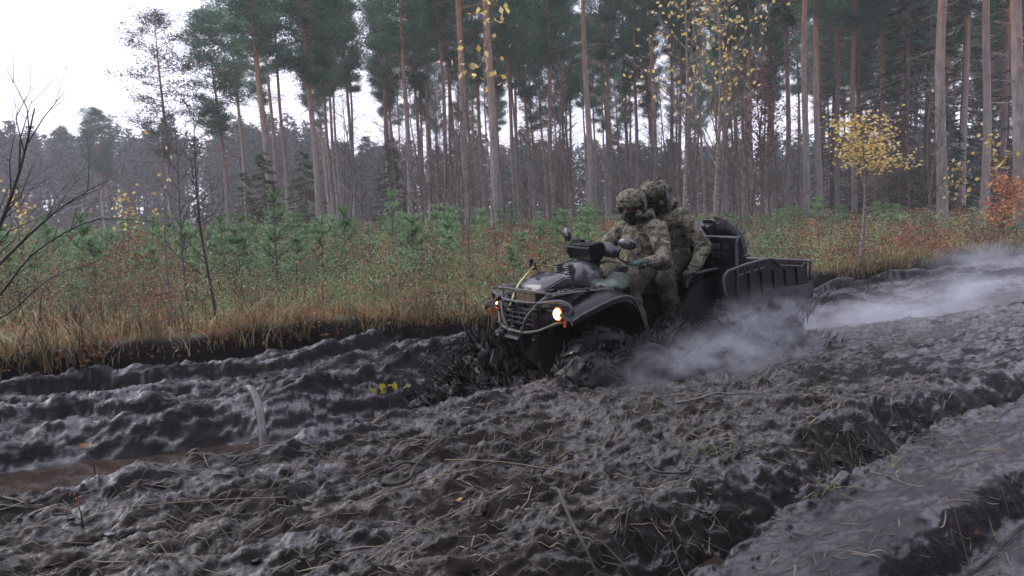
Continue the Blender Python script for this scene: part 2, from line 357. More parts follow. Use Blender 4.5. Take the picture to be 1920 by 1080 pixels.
def make_ground():
    ad = np.radians(np.linspace(-44, 44, 1120)); ao = np.radians(np.linspace(46, 314, 60))
    A = np.concatenate([ad, ao]); na = len(A)
    rr = np.concatenate([np.linspace(.05, 1.35, 8), 1.4*np.exp(np.linspace(0, math.log(16/1.4), 700)), 16*np.exp(np.linspace(.02, math.log(230/16), 110))])
    Rg, Ag = np.meshgrid(rr, A, indexing='ij'); X = Rg*np.sin(Ag); Y = Rg*np.cos(Ag)
    Z = terrain(X.ravel(), Y.ravel())
    V = np.stack([X.ravel(), Y.ravel(), Z], 1)
    i = np.arange(len(rr)-1)[:, None]; k = np.arange(na)[None]; k2 = (k+1) % na
    Fc = np.stack([i*na+k, i*na+k2, (i+1)*na+k2, (i+1)*na+k], -1).reshape(-1, 4)
    # close the centre
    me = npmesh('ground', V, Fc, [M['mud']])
    s, c = sc_of(V[:, 0], V[:, 1]); cb = c_bank(s)
    vg = sst(cb+.05, cb+.3, c+.12*fbm(V[:, 0]*6, V[:, 1]*6, 70, 3))
    a = me.attributes.new('verge', 'FLOAT', 'POINT'); a.data.foreach_set('value', vg.astype(np.float32))
    c2 = c_r2(s); cn = c_near(s); road_m = 1-vg
    li = sst(c2+.1, c2+.5, c)*(1-sst(cn-.7, cn-.1, c))*sst(7, 3.5, s)*np.clip(.65+.9*fbm(s*2, c*3, 71, 3), 0, 1)
    a = me.attributes.new('litter', 'FLOAT', 'POINT'); a.data.foreach_set('value', li.astype(np.float32))
    no = np.empty(len(V)*3, np.float32); me.vertices.foreach_get('normal', no); tn = 1-sst(.60, .86, np.abs(no.reshape(-1, 3)[:, 2])+.10*fbm(V[:, 0]*9, V[:, 1]*9, 73, 2))
    a = me.attributes.new('torn', 'FLOAT', 'POINT'); a.data.foreach_set('value', tn.astype(np.float32))
    sb = (1-sst(c2-.12, c2-.02, c))*(1-tn)*.85
    a = me.attributes.new('slab', 'FLOAT', 'POINT'); a.data.foreach_set('value', sb.astype(np.float32))
    gs = sst(3.6, 6.5, s)*road_m
    a = me.attributes.new('gloss', 'FLOAT', 'POINT'); a.data.foreach_set('value', gs.astype(np.float32))
    pe = np.exp(-((c-cb-.02+.1*fbm(V[:, 0]*3, V[:, 1]*3, 72, 3))/.17)**2)  # dark bank soil with the shadow band under the grass painted into its colour
    a = me.attributes.new('peat_shade', 'FLOAT', 'POINT'); a.data.foreach_set('value', np.clip(pe*1.3, 0, 1).astype(np.float32))
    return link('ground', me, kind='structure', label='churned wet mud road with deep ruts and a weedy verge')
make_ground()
def water(name, z, s0, s1, ca, cb, label, seed=0):
    S, C = np.meshgrid(np.linspace(s0, s1, 40), np.linspace(0, 1, 12), indexing='ij')
    C = ca(S)+(cb(S)-ca(S))*C; X, Y = xy_of(S, C); Z = z+.004*fbm(S*3, C*6, 80+seed, 3)
    V = np.stack([X.ravel(), Y.ravel(), Z.ravel()], 1); i = np.arange(39)[:, None]; k = np.arange(11)[None]
    Fc = np.stack([i*12+k, i*12+k+1, (i+1)*12+k+1, (i+1)*12+k], -1).reshape(-1, 4)
    me = npmesh(name, V, Fc, [M['water']]); link(name, me, kind='structure', label=label)
water('rut_water', -.225, -5, 2.9, lambda s: c_near(s)-.05, lambda s: c_far(s)+.35, 'brown muddy water lying in the deep wheel rut')
water('trench_water', -.17, .2, 2.3, lambda s: c_r2(s)-.06, lambda s: c_r2(s)+.4, 'thin brown water at the bottom of the near rut', 1)
water('puddle', .018, 1.72, 2.52, lambda s: s*0+2.83, lambda s: s*0+3.17, 'small brown puddle on the straw-strewn mud', 2)

# ---------------------------------------------------------------- leaf / blade clouds
def rnd(seed): return np.random.default_rng(seed)
def unit(v): return v/np.maximum(np.linalg.norm(v, axis=1, keepdims=True), 1e-9)
def blades(P, D, Ln, W, g):
    """flat triangles from P along D"""
    n = len(P); D = unit(D); side = unit(np.cross(D, g.normal(size=(n, 3))))*np.asarray(W).reshape(-1, 1)/2
    Ln = np.asarray(Ln).reshape(-1, 1)
    V = np.stack([P-side, P+side, P+D*Ln], 1).reshape(-1, 3); return V, np.arange(3*n).reshape(-1, 3)
def leaves(P, size, g, up=.0):
    """diamond leaves folded a little, two triangles each sharing an edge"""
    n = len(P); D = unit(g.normal(size=(n, 3))+np.array([0, 0, up])); S = unit(np.cross(D, g.normal(size=(n, 3))))
    sz = (np.asarray(size)*np.ones(n)).reshape(-1, 1); N = np.cross(D, S)
    V = np.stack([P-D*sz*.5, P+S*sz*.36+N*sz*.08, P+D*sz*.55, P-S*sz*.36+N*sz*.08], 1).reshape(-1, 3)
    return V, np.arange(4*n).reshape(-1, 4)
def grass_blades(P, H, W, lean, g, seg=3):
    n = len(P); az = g.uniform(0, 2*np.pi, n); d = np.stack([np.cos(az), np.sin(az), np.zeros(n)], 1)
    sd = np.stack([-np.sin(az), np.cos(az), np.zeros(n)], 1)
    H = np.asarray(H).reshape(-1, 1); lean = np.asarray(lean).reshape(-1, 1); W = np.asarray(W).reshape(-1, 1)
    rows = []
    for i in range(seg+1):
        t = i/seg; c = P+d*H*lean*t*t+np.array([0, 0, 1])*H*t*(1-.35*lean*t); ww = W*(1-t)**.7/2
        if i < seg: rows += [c-sd*ww, c+sd*ww]
        else: rows += [c]
    V = np.stack(rows, 1); m = V.shape[1]; T = []
    for i in range(seg-1): a = 2*i; T += [(a, a+1, a+3), (a, a+3, a+2)]
    a = 2*(seg-1); T += [(a, a+1, a+2)]
    T = np.array(T); Fc = (np.arange(n)[:, None, None]*m+T[None]).reshape(-1, 3); return V.reshape(-1, 3), Fc
def join(parts):
    V = []; Fc = []; o = 0
    for v, f in parts: V.append(v); Fc.append(f+o); o += len(v)
    return np.concatenate(V), np.concatenate(Fc)

# ---------------------------------------------------------------- trees
def pine_meshes(seed, H, r0, c0, cr, sparse=False, deadn=26):
    g = rnd(seed); rs = random.Random(seed)
    bend = Vector((rs.uniform(-.3, .3), rs.uniform(-.3, .3), 0)); wob = rs.uniform(0, 6)
    def ax(z): t = z/H; return Vector((bend.x*t*t+.06*math.sin(z*.7+wob), bend.y*t*t+.06*math.cos(z*.6+wob), z))
    tb = MB(); zs = [-.3, 0, .4]+[H*i/12 for i in range(1, 13)]
    tb.tube([ax(z) for z in zs], [r0*1.45, r0*1.25, r0*1.05]+[r0*(1-.93*(i/12)**1.25) for i in range(1, 13)], 8, smooth=0)
    tuft = []
    nl = int(30+8*H/5)
    for i in range(nl):
        t = (i+rs.random())/nl; z = c0*H+(H-c0*H)*t*.99; a = rs.uniform(0, 6.283)
        prof = math.sin(min(1, t*1.25+.12)*math.pi*.5) if t < .55 else (1-(t-.55)/.45)**.7
        ln = cr*(.35+.75*prof)*rs.uniform(.55, 1.12)*(.6 if t > .93 else 1)
        up = .15+.5*t+rs.uniform(-.15, .2); p = ax(z); pts = [p]; d = Vector((math.cos(a), math.sin(a), up*.4))
        for k in range(4):
            d = (d+Vector((rs.uniform(-.25, .25), rs.uniform(-.25, .25), up*.22))).normalized(); p = p+d*ln/4; pts.append(p)
        tb.tube(pts, [r0*.20*(1-t*.6)+.008, r0*.14*(1-t*.6)+.006, .012, .008, .004], 4, cap=False)
        for k in range(2, 5):
            for q in range((3, 4, 4)[k-2] if not sparse else 2):
                o = Vector(g.normal(size=3))*ln*.17; o.z *= .45
                tp = pts[k].lerp(pts[k-1], rs.random()*.6)+o; tuft.append((tp, (tp-ax(z)).normalized()))
    # dead side branches under the crown
    for i in range(deadn):
        t = rs.random()**.8; z = H*(.12+(c0-.06)*t*.98); a = rs.uniform(0, 6.283); ln = rs.uniform(.35, 1.5)*(.6+.6*t)
        p = ax(z); pts = [p]; d = Vector((math.cos(a), math.sin(a), rs.uniform(-.25, .15)))
        for k in range(3):
            d = (d+Vector((rs.uniform(-.3, .3), rs.uniform(-.3, .3), rs.uniform(-.25, .12)))).normalized(); p = p+d*ln/3; pts.append(p)
        tb.tube(pts, [.02, .015, .011, .006], 3, cap=False)
        for q in range(4):
            b = pts[rs.randint(1, 3)]; e = b+Vector((rs.uniform(-1, 1), rs.uniform(-1, 1), rs.uniform(-.5, .3)))*ln*.4; tb.tube([b, b.lerp(e, .5)+Vector((0, 0, rs.uniform(-.05, .05))), e], [.010, .008, .004], 3, cap=False)
    C = np.array([t[0][:] for t in tuft]); D = np.array([t[1][:] for t in tuft]); nb = 22 if sparse else 34
    Cn = np.repeat(C, nb, 0); Dn = np.repeat(D, nb, 0); n = len(Cn)
    P = Cn+g.normal(size=(n, 3))*np.array([.20, .20, .10]); Dd = Dn*.5+g.normal(size=(n, 3))*np.array([.8, .8, .5])+np.array([0, 0, .25])
    V, Fc = blades(P, Dd, g.uniform(.14, .30, n), g.uniform(.03, .055, n), g)
    tm = tb.mesh('trunk', M['pine_bark_grey'] if sparse else M['pine_bark'], True, weld=False)
    cm = npmesh('crown', V, Fc, [M['needle_sparse'] if sparse else M['needle']], False)
    return tm, cm
def spruce_meshes(seed, H, r0, cr, mat, dens=1.0):
    g = rnd(seed); rs = random.Random(seed); tb = MB(); tb.tube([(0, 0, -.3), (0, 0, H*.5), (.05, 0, H)], [r0*1.3, r0*.7, .01], 7)
    PP = []; DD = []; nl = int(H*17*dens)
    for i in range(nl):
        t = ((i+rs.random())/nl)**1.15; z = .04*H+.96*H*t; ln = cr*(1-t)**.8*rs.uniform(.7, 1.1)+.08; a = rs.uniform(0, 6.283); u = Vector((math.cos(a), math.sin(a), 0))
        pts = [Vector((0, 0, z))+u*ln*f+Vector((0, 0, dz*ln)) for f, dz in ((0, .1), (.4, .02), (.75, -.12), (1, -.10))]
        tb.tube(pts, [.016, .012, .008, .004], 3, cap=False)
        for k in range(int(26+ln*26)):
            f = rs.random()**.7; p = pts[0].lerp(pts[3], f)+Vector((0, 0, -.03)); sgn = rs.choice((-1, 1)); d = u*.7+Vector((-u.y, u.x, 0))*sgn*rs.uniform(.1, 1)+Vector((0, 0, rs.uniform(-.8, .25)))
            PP.append(p[:]); DD.append(d[:])
    P = np.array(PP); D = np.array(DD); n = len(P); V, Fc = blades(P, D, g.uniform(.12, .34, n)*min(1, cr), g.uniform(.03, .06, n), g)
    return tb.mesh('trunk', M['twig'], True, weld=False), npmesh('crown', V, Fc, [M[mat]], False)
def branchy(seed, H, r0, lean=(0, 0), n1=14, n2=6, spread=.55, start=.3, bark='twig', up=.7):
    """a thin leafless tree, returns the MB and twig tips"""
    rs = random.Random(seed); tb = MB(); tips = []
    def ax(t): return Vector((lean[0]*t*H+.05*H*.3*math.sin(t*5+seed), lean[1]*t*H+.04*H*.3*math.cos(t*4+seed), H*t))
    tb.tube([ax(i/9)-Vector((0, 0, .1 if i == 0 else 0)) for i in range(10)], [r0*(1-.9*i/9) for i in range(10)], 6)
    for i in range(n1):
        t = start+(1-start)*(i+rs.random())/n1*.97; b = ax(t); a = rs.uniform(0, 6.283); ln = H*spread*(1-t*.7)*rs.uniform(.5, 1)
        d = Vector((math.cos(a), math.sin(a), up*rs.uniform(.6, 1.5))).normalized(); pts = [b]; p = b
        for k in range(4):
            d = (d+Vector((rs.uniform(-.25, .25), rs.uniform(-.25, .25), rs.uniform(-.12, .2)))).normalized(); p = p+d*ln/4; pts.append(p)
        tb.tube(pts, [r0*.4*(1-t*.5), r0*.3*(1-t*.5), r0*.2, r0*.14, r0*.08], 4, cap=False); tips.append(pts[-1])
        for q in range(n2):
            b2 = pts[rs.randint(1, 4)]; l2 = ln*rs.uniform(.2, .5); d2 = (d+Vector((rs.uniform(-1, 1), rs.uniform(-1, 1), rs.uniform(-.5, .9)))).normalized()
            m_ = b2+d2*l2*.5+Vector((rs.uniform(-.1, .1), rs.uniform(-.1, .1), rs.uniform(-.1, .1)))*l2; e = b2+d2*l2
            tb.tube([b2, m_, e], [r0*.15, r0*.11, r0*.06], 3, cap=False); tips += [e, m_]
    return tb, tips
def put(meshes, name, x, y, rz, scale=1.0, lean=0.0, label=None, cat='tree', group=None, names=('trunk', 'crown'), dz=0):
    o = bpy.data.objects.new(name, None); COL.objects.link(o); o.location = (x, y, gz(x, y)+dz)
    o.rotation_euler = (0, lean, rz) if False else (Matrix.Rotation(lean, 3, 'Y') @ Matrix.Rotation(rz, 3, 'Z')).to_euler()
    o.scale = (scale,)*3 if not hasattr(scale, '__len__') else scale
    tag(o, label, cat, group)
    for n, me in zip(names, meshes):
        c = bpy.data.objects.new(n, me); COL.objects.link(c); c.parent = o
    return o
def where(px):
    for lim, s_ in ((300, 'left of the bare dark sapling'), (516, 'between the bare dark sapling and the first tall pine'), (604, 'between the first and second tall pine'), (760, 'around the wide sky gap'), (910, 'before the pale pair of pines'), (1050, 'between the pale pair of pines and the mirrors'), (1230, 'behind the riders'), (1420, 'behind the cargo box'), (1560, 'around the pair of orange red pines'), (1720, 'around the small yellow birch')):
        if px < lim: return s_
    return 'right of the small yellow birch'
def col(px, d, roll=True):
    """world x,y of a spot at depth d below the picture column px"""
    return ((px-960)/F*d, d)
RS = random.Random(77)
PV = [pine_meshes(100+i, H, .17, c0, cr) for i, (H, c0, cr) in enumerate([(17, .47, 2.1), (18, .52, 2.3), (16, .42, 2.0), (19, .50, 2.2), (17, .55, 1.9), (18, .45, 2.4), (16.5, .5, 2.1), (19, .56, 2.0)])]
PS = [pine_meshes(130, 11.5, .13, .36, 2.1, True, 80), pine_meshes(131, 12, .13, .46, 2.1, False, 50)]
SV = [spruce_meshes(140, 4.2, .06, 1.3, 'spruce_olive'), spruce_meshes(141, 5, .07, 1.3, 'spruce_needle'), spruce_meshes(142, 15, .16, 2.4, 'spruce_needle', .8)]
# the pines along the edge of the stand: column, depth, variant, size, what tells it apart
EDGE = [
 (516, 34, 0, 1.0, 'tall pine with a pale grey lower trunk, first tall one from the open sky'),
 (604, 35, 2, 1.02, 'tall pine with slim grey trunk rising from green saplings, second from the clearing edge'),
 (548, 43, 1, .95, 'brownish pine standing just behind and between the two leftmost tall pines'),
 (640, 50, 3, .9, 'thin reddish pine trunk deep behind the left tall pines'),
 (672, 46, 4, .95, 'slim pine with high crown left of the wide sky gap'),
 (738, 42, 0, .95, 'dark trunked pine right beside the wide sky gap'),
 (776, 36, 5, .98, 'light grey mottled pine trunk right of the wide sky gap'),
 (798, 45, 6, 1.0, 'darker pine close behind the light mottled trunk'),
 (846, 40, 7, .95, 'slender grey pine trunk left of the pair of pale trunks'),
 (884, 31, 3, 1.05, 'pale silvery pine trunk, left one of the close pale pair'),
 (934, 29, 1, 1.1, 'thickest pale pine trunk, right one of the close pair above the radiator box'),
 (914, 44, 5, 1.0, 'dark pine seen between the pale pair of trunks'),
 (972, 42, 4, 1.0, 'narrow pine with grey trunk just right of the thick pale pine'),
 (1000, 48, 6, .95, 'thin dark pine far behind left of the driver'),
 (1042, 39, 0, 1.0, 'reddish brown pine left of the far mirror'),
 (1066, 50, 2, .95, 'thin grey pine standing behind above the mirrors'),
 (1112, 33, 7, 1.05, 'straight pine with orange upper trunk directly left of the driver helmet'),
 (1150, 45, 3, 1.0, 'dark pine trunk rising right behind the driver helmet'),
 (1200, 48, 5, 1.0, 'pine trunk hidden by the two helmets at its foot'),
 (1232, 38, 1, 1.0, 'dark pine trunk rising behind the passenger helmet'),
 (1300, 42, 4, 1.0, 'brown pine above the spare tyre among bare twigs'),
 (1365, 38, 6, 1.0, 'pine behind the cargo box with a twiggy lower trunk'),
 (1412, 36, 0, 1.0, 'red barked pine among rusty leaves above the cargo box'),
 (1452, 45, 2, 1.05, 'dim pine trunk deep in shade behind the rusty leaves'),
 (1478, 39, 3, 1.05, 'pine with grey foot right of the rusty leafed tree'),
 (1512, 31, 7, 1.08, 'orange red pine trunk, left one of the pair left of the yellow birch'),
 (1537, 33, 5, 1.08, 'orange red pine trunk, right one of the pair left of the yellow birch'),
 (1572, 42, 1, 1.05, 'narrow red pine behind the left side of the yellow birch crown'),
 (1602, 36, 6, 1.1, 'red pine rising out of the yellow birch crown'),
 (1655, 40, 4, 1.08, 'red pine just right above the yellow birch crown'),
 (1690, 37, 2, 1.1, 'dark red pine between yellow birch and the tall light pine'),
 (1764, 25, 3, 1.1, 'large light barked pine standing at the verge right of the yellow birch'),
 (1806, 33, 0, 1.1, 'slim pine between the light pine and the red one near the right edge'),
 (1846, 28, 7, 1.12, 'red pine left of the orange shrub near the right edge'),
 (1880, 36, 5, 1.1, 'grey pine standing behind the orange shrub'),
 (1908, 22, 1, 1.1, 'thick grey pine at the right edge above the orange shrub'),
]
GREYIDX = (0, 1, 9, 10, 31, 35)
for i, (px, d, v, s, lab) in enumerate(EDGE):
    x, y = col(px, d); k = .98 if i in GREYIDX else .8
    o = put(PV[v], 'pine_tree', x, y, RS.uniform(0, 6.28), (s*k, s*k, s), R(-1.3)+R(RS.uniform(-.5, .5)), lab, 'pine tree', 'pines along the edge of the stand')
x, y = col(332, 40); put(PS[0], 'pine_tree', x, y, 1.0, 1.0, R(-1.5), 'lone sparse grey pine with thin needles at the far left of the stand', 'pine tree', 'pines along the edge of the stand')
x, y = col(436, 42); put(PS[1], 'pine_tree', x, y, 2.0, 1.0, R(-1.5), 'lone bushy pine with full green crown second from the open sky', 'pine tree', 'pines along the edge of the stand')
x, y = col(203, 70); put(PS[1], 'pine_tree', x, y, 4.0, .92, R(-1), 'single pine poking above the distant wood on the left', 'pine tree', 'pines along the edge of the stand')
# the stand behind
n = 0; used = []
while n < 130:
    px = RS.uniform(470, 2150) if RS.random() < .93 else RS.uniform(2100, 2500); d = RS.uniform(44, 84)
    x, y = col(px, d)
    if 690 < px < 745: continue
    if 600 < px < 1250 and RS.random() < .35: continue
    if any((x-a)**2+(y-b)**2 < 3 for a, b in used): continue
    used.append((x, y)); n += 1
    if px < 620 and d > 60: continue
    s = RS.uniform(.85, 1.08)
    put(RS.choice(PV), 'pine_tree', x, y, RS.uniform(0, 6.28), (s*.78, s*.78, s*1.12), R(RS.uniform(-3, .6)), 'slender pine deep in the stand '+where(px), 'pine tree', 'pines deep in the stand')
for px, d, k, s, lab in ((505, 33, 0, .95, 'small olive green spruce left of the second tall pine'), (580, 36, 0, 1.0, 'bright olive spruce tucked right under the second tall pine'), (470, 38, 0, .8, 'low olive spruce at the left end of the stand'), (742, 40, 1, 1.0, 'small dark spruce in the shade under the wide sky gap'),
        (1695, 34, 2, .9, 'tall dark spruce between yellow birch and light pine'), (1735, 38, 2, 1.1, 'tall dark spruce directly behind the large light pine'), (1800, 40, 2, 1.05, 'tall dark spruce behind the slim pine near the right edge'), (1650, 44, 2, 1.0, 'tall dark spruce behind the yellow birch crown'), (1880, 42, 2, 1.1, 'tall dark spruce behind the orange shrub'), (1960, 34, 2, 1.0, 'tall dark spruce cut by the right edge of the picture'),
        (1560, 52, 2, .9, 'tall dark spruce far behind the pair of red pines'), (1775, 30, 1, .9, 'low dark spruce right at the foot of the large light pine')):
    x, y = col(px, d); put(SV[k], 'spruce_tree', x, y, px*.7, s, 0, lab, 'spruce tree', 'spruces among the pines')
# distant wood: low detail trees merged, nobody could count them
M['far_brush'] = island('far_brush', [(.05, .045, .045), (.07, .06, .058), (.045, .055, .04), (.06, .045, .045)])
def far_wood():
    g = rnd(5); parts = []; N = 860
    for i in range(N):
        if i < 360: d = g.uniform(88, 125); x = (g.uniform(-160, 760)-960)/F*d
        else: d = g.uniform(88, 130); x = (g.uniform(400, 2400)-960)/F*d
        H = g.uniform(11.0, 14.0)*(1 if x < -26 else .74)*(1-.12*fbm(np.array([x*.08]), np.array([0.]), 3)[0]); z0 = gz(x, d)-.2
        r = .16; a = np.arange(5)*2*np.pi/5
        ring = lambda z, rr: np.stack([x+rr*np.cos(a), d+rr*np.sin(a), np.full(5, z)], 1)
        V = np.concatenate([ring(z0, r), ring(z0+H*.98, .03)]); T = []
        for k in range(5): k2 = (k+1) % 5; T += [(k, k2, 5+k2), (k, 5+k2, 5+k)]
        parts.append(('t', V, np.array(T)))
        n = 330; t = g.random(n)**.8; c0 = g.uniform(.3, .5) if i < 360 else g.uniform(.12, .4); z = z0+H*(c0+(1-c0)*t); rr = (1.9*(1-t)**.6+.15)*np.sqrt(g.random(n)); an = g.uniform(0, 6.28, n)
        P = np.stack([x+rr*np.cos(an), d+rr*np.sin(an), z], 1); V, Fc = blades(P, g.normal(size=(n, 3))*[1, 1, .5], g.uniform(.4, .9, n), g.uniform(.12, .28, n), g); parts.append(('c', V, Fc))
        n = 40; z = z0+H*g.uniform(.08, .5, n); P = np.stack([np.full(n, x), np.full(n, d), z], 1); V, Fc = blades(P, g.normal(size=(n, 3))*[1, 1, .25], g.uniform(.8, 2.0, n), .05*np.ones(n), g); parts.append(('t', V, Fc))
    n = 26000; d = g.uniform(80, 125, n); x = (g.uniform(-200, 2500, n)-960)/F*d; z = .4+g.random(n)**1.5*4.5; V, Fc = blades(np.stack([x, d, z], 1), g.normal(size=(n, 3))*[1, 1, .8], g.uniform(.5, 1.4, n), g.uniform(.15, .5, n), g); parts.append(('b', V, Fc))
    V, Fc = join([(v, f) for _, v, f in parts]); me = npmesh('distant_wood', V, Fc, [M['far_tree'], M['twig'], M['far_brush']], False)
    mi = np.concatenate([np.full(len(f), 'ctb'.index(k), np.int32) for k, v, f in parts]); me.polygons.foreach_set('material_index', mi)
    link('distant_wood', me, kind='stuff', label='hazy distant pine wood closing the view behind the clearing', cat='wood')
far_wood()

def wood_behind():
    """the forest on the photographer's side of the road: shades the mud walls that face the lens"""
    g = rnd(6); parts = []; i = 0
    while i < 230:
        a = g.uniform(R(95), R(285)); r = g.uniform(9, 34); x = r*math.sin(a); y = r*math.cos(a); s, c = sc_of(x, y)
        if c > -3.5: continue
        i += 1; H = g.uniform(13, 18); z0 = gz(x, y)-.2; an = np.arange(6)*2*np.pi/6
        ring = lambda z, rr: np.stack([x+rr*np.cos(an), y+rr*np.sin(an), np.full(6, z)], 1)
        parts.append((1, np.concatenate([ring(z0, .16), ring(z0+H*.98, .03)]), np.array([q for k in range(6) for q in ((k, (k+1) % 6, 6+(k+1) % 6), (k, 6+(k+1) % 6, 6+k))])))
        n = 520; t = g.random(n)**.8; z = z0+H*(.12+.88*t); rr = (2.2*(1-t)**.6+.15)*np.sqrt(g.random(n)); an2 = g.uniform(0, 6.28, n)
        V, Fc = blades(np.stack([x+rr*np.cos(an2), y+rr*np.sin(an2), z], 1), g.normal(size=(n, 3))*[1, 1, .5], g.uniform(.5, 1.0, n), g.uniform(.15, .35, n), g); parts.append((0, V, Fc))
    V, Fc = join([(v, f) for _, v, f in parts]); me = npmesh('wood_behind', V, Fc, [M['far_tree'], M['twig']], False); me.polygons.foreach_set('material_index', np.concatenate([np.full(len(f), k, np.int32) for k, v, f in parts]))
    link('near_wood', me, kind='stuff', label='dense pine wood on the near side of the road', cat='wood')
wood_behind()
# ---------------------------------------------------------------- verge plants
def verge_pts(n, g, px0=-260, px1=2180, d0=5.8, d1=44, pw=1.0, off=.02, far=True):
    X = []; Y = []
    while len(X) < n:
        m = 4*n; px = g.uniform(px0, px1, m); d = d0*(d1/d0)**(g.random(m)**pw)
        x = (px-960)/F*d; s, c = sc_of(x, d); ok = c > c_bank(s)+off
        X += list(x[ok]); Y += list(d[ok])
    X = np.array(X[:n]); Y = np.array(Y[:n]); return X, Y
PAL = dict(grass=[(.10, .07, .045), (.26, .15, .08), (.17, .20, .09), (.33, .29, .16), (.13, .19, .09), (.24, .24, .12), (.40, .34, .20)],
    straw_grass=[(.12, .065, .042), (.20, .145, .075), (.08, .055, .036), (.29, .225, .125), (.17, .085, .045), (.13, .13, .065)],
    fern=[(.28, .11, .065), (.10, .06, .045), (.23, .085, .055), (.33, .18, .09), (.065, .05, .04), (.26, .12, .08), (.15, .12, .075), (.36, .19, .08), (.10, .065, .05)],
    green_herb=[(.11, .20, .09), (.19, .27, .13), (.08, .13, .07), (.15, .25, .12), (.28, .30, .18), (.12, .18, .11), (.22, .33, .15)])
g = rnd(900)
# grass
def grass_layer(name, n, hmin, hmax, mat, seed, label, kw={}, clump=.0, wd=(.006, .012), ln=(.2, 1.1), thresh=None):
    g = rnd(seed); X, Y = verge_pts(n, g, **kw)
    if clump:
        k = n//22; cx, cy = X[:k], Y[:k]; idx = g.integers(0, k, n); X = cx[idx]+g.normal(size=n)*clump; Y = cy[idx]+g.normal(size=n)*clump
    if thresh is not None:
        ok = fbm(X*.8, Y*.8, seed, 3) > thresh; X = X[ok]; Y = Y[ok]
    s, c = sc_of(X, Y); ok = c > c_bank(s)-.02; X = X[ok]; Y = Y[ok]; n = len(X)
    Z = terrain(X, Y, False)-.02; d = np.hypot(X, Y)
    H = g.uniform(hmin, hmax, n)*g.uniform(.6, 1, n); W = g.uniform(*wd, n)*np.clip(d/8, 1, 3)
    V, Fc = grass_blades(np.stack([X, Y, Z], 1), H, W, g.uniform(*ln, n), g); pal = np.array(PAL[mat]); q = fbm(X*.7, Y*.7, seed+3, 4, .6)*1.1+.5+g.normal(size=n)*.10
    link(name, set_tint(npmesh(name, V, Fc, [M['tinted']], False), pal[np.clip((q*len(pal)).astype(int), 0, len(pal)-1)], len(V)//n), kind='stuff', label=label, cat='grass')
grass_layer('verge_grass', 38000, .10, .34, 'grass', 901, 'mixed green and straw grass covering the verge beyond the mud')
grass_layer('dry_grass', 6000, .25, .6, 'straw_grass', 902, 'tall dry straw coloured grass tufts along the edge of the mud bank', dict(d1=20, pw=1.5), clump=.06, ln=(.2, .9), thresh=-.05)
def edge_grass():
    g = rnd(903); n = 8000; s = g.uniform(-3, 22, n); s = s[fbm(s*1.2, s*0, 91, 3) > -.1]; n = len(s); c = c_bank(s)+np.abs(g.normal(size=n))*.22+.02; X, Y = xy_of(s, c)
    Z = terrain(X, Y, False)-.02; H = g.uniform(.1, .4, n)*(.5+vn(s*1.3, s*0, 4)); V, Fc = grass_blades(np.stack([X, Y, Z], 1), H, g.uniform(.006, .012, n), g.uniform(.5, 1.5, n), g)
    link('bank_grass', npmesh('bank_grass', V, Fc, [M['straw_grass']], False), kind='stuff', label='dead grass hanging over the crumbling edge of the mud bank', cat='grass')
edge_grass()
def herbs(name, ncl, nl, size, rad, hgt, mat, seed, label, kw={}, thresh=None, th2=.5):
    g = rnd(seed); X, Y = verge_pts(ncl, g, **kw)
    if thresh is not None: ok = fbm(X*.45, Y*.45, 77, 3)*th2 > thresh; X = X[ok]; Y = Y[ok]
    k = len(X); idx = np.repeat(np.arange(k), nl); n = len(idx); rr = rad*g.uniform(.6, 1.4, k)
    px = X[idx]+g.normal(size=n)*rr[idx]; py = Y[idx]+g.normal(size=n)*rr[idx]
    s, c = sc_of(px, py); ok = c > c_bank(s)+.03; px = px[ok]; py = py[ok]; idx = idx[ok]; n = len(px)
    hh = (hgt*g.uniform(.3, 1.9, k))[idx]
    z = terrain(px, py, False)+hh*g.random(n)**.8; sz = g.uniform(.6, 1.3, n)*size*np.clip(np.hypot(px, py)/14, .8, 1.9)
    V, Fc = leaves(np.stack([px, py, z], 1), sz, g)
    pal = np.array(PAL[mat]) if mat in PAL else None
    if pal is None: return link(name, npmesh(name, V, Fc, [M[mat]], False), kind='stuff', label=label, cat='undergrowth')
    q = fbm(X*.55, Y*.55, seed+3, 3)*1.2+.5+g.normal(size=k)*.17; ck = pal[np.clip((q*len(pal)).astype(int), 0, len(pal)-1)]*g.uniform(.7, 1.3, (k, 1))
    link(name, set_tint(npmesh(name, V, Fc, [M['tinted']], False), ck[idx], 4), kind='stuff', label=label, cat='undergrowth')
herbs('dead_bracken', 5200, 60, .032, .13, .38, 'fern', 911, 'rust brown dead bracken and heather scattered over the clearing', dict(d0=7), -.12, 1)
herbs('green_undergrowth', 4200, 60, .032, .13, .40, 'green_herb', 912, 'low green blueberry and herb growth between the saplings', dict(d0=7.5, pw=.85), -.10, -1)
herbs('fallen_leaf_litter', 1900, 9, .05, .3, .03, 'orange_leaf', 913, 'orange and brown fallen leaves lying along the verge', dict(d0=6, d1=22))

